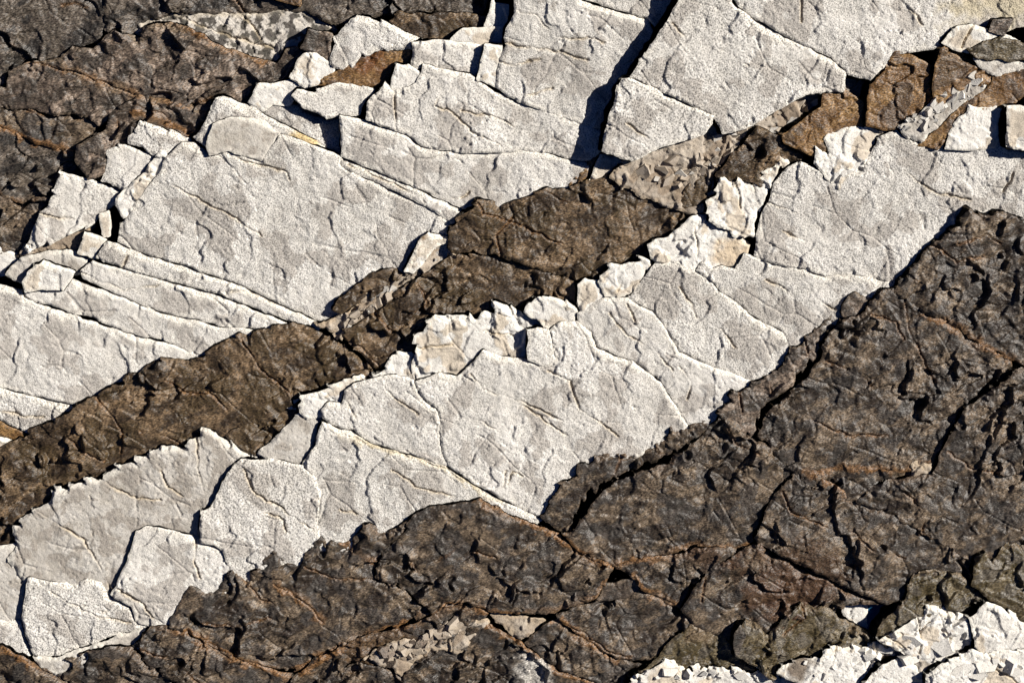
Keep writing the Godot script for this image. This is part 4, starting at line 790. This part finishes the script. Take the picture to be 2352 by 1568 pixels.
	slab("limestone_slab", "white block with a pointed top at the right edge, below the olive grey block", "rock slab", g, "cream", 0.29, [2228,1420, 2250,1400, 2268,1380, 2292,1384, 2352,1421, 2540,1450, 2540,1560, 2352,1520, 2300,1515, 2244,1510], {"cracks": [[2290,1390,2300,1440,2350,1480]], "teeth": 0.024, "often": 6.0})
	broken = slab("limestone_slab", "lumpy white rock in the bottom right corner", "rock slab", g, "cream", 0.3, [2130,1550, 2163,1520, 2200,1508, 2234,1495, 2262,1500, 2300,1492, 2360,1490, 2540,1540, 2540,1740, 2110,1740], {"jag": 1.4, "cracks": [[2270,1500,2290,1540,2340,1568], [2180,1530,2220,1568]], "teeth": 0.024, "often": 8.0})
	fragments(broken, "fragment", ["cream"], 12, [2170,1550, 2260,1530, 2352,1530], 26.0, 9.0, 26.0, 42)
	slab("limestone_slab", "white rock with a shaded concave side at the bottom edge, left of the corner rock", "rock slab", g, "cream", 0.27, [1960,1740, 1985,1572, 2007,1548, 2032,1525, 2056,1516, 2100,1526, 2140,1552, 2130,1600, 2120,1740], {"jag": 1.3, "cracks": [[2050,1520,2070,1560]]})

func bedrock() -> void:
	# the bedrock sheet under and around the slabs: deep below them, rising to their height all round, banded like them
	var marks := PackedFloat32Array()
	var far := [-220.0, -120.0, -60.0, -34.0, -22.0, -15.0, -11.0, -8.5, -7.0]
	for x in far:
		marks.append(x)
	var s := -6.0
	while s <= 6.0:
		marks.append(s)
		s += 0.06
	for i in far.size():
		marks.append(-far[far.size() - 1 - i])
	var n := marks.size()
	var st := SurfaceTool.new()
	st.begin(Mesh.PRIMITIVE_TRIANGLES)
	for j in n:
		for i in n:
			var u := marks[i]
			var v := marks[j]
			var out := maxf(absf(u) - 3.15, absf(v) - 2.15)
			var up := smoothstep(0.0, 0.5, out)
			var band := u * 0.42 - v * 0.9
			var p := big.get_noise_2d(band * 0.55, 3.0 + 0.12 * (u + v))
			var h := lerpf(-0.30, 0.05 + 0.11 * band, up) + 0.06 * mid.get_noise_2d(u * 0.3, v * 0.3) + 0.05 * step(band * 1.3 + 0.6 * terrace.get_noise_2d(u, v)) + 0.02 * ridge.get_noise_2d(u * 0.5, v)
			if maxf(absf(u), absf(v)) > 7.5:
				h = minf(h, 0.6)
			var c := Color(0.07, 0.057, 0.045).lerp(Color(0.12, 0.095, 0.07), clampf(0.5 + mid.get_noise_2d(u, v), 0.0, 1.0))
			c = c.lerp(Color(0.48, 0.45, 0.40), up * smoothstep(0.02, 0.08, p + 0.05 * mid.get_noise_2d(u, v)))
			st.set_color(c)
			st.set_uv(Vector2(u, v) / 1.3)
			st.add_vertex(Vector3(u, h, -v))
	for j in n - 1:
		for i in n - 1:
			var a := j * n + i
			for q in [a, a + n, a + n + 1, a, a + n + 1, a + 1]:
				st.add_index(q)
	st.generate_normals()
	var o := MeshInstance3D.new()
	o.name = "ground"
	o.mesh = st.commit()
	o.mesh.surface_set_material(0, stone["dark"])
	o.transform = Transform3D(FACE, Vector3.ZERO)
	o.set_meta("kind", "structure")
	o.set_meta("label", "dark bedrock under and around the broken slabs")
	add_child(o)
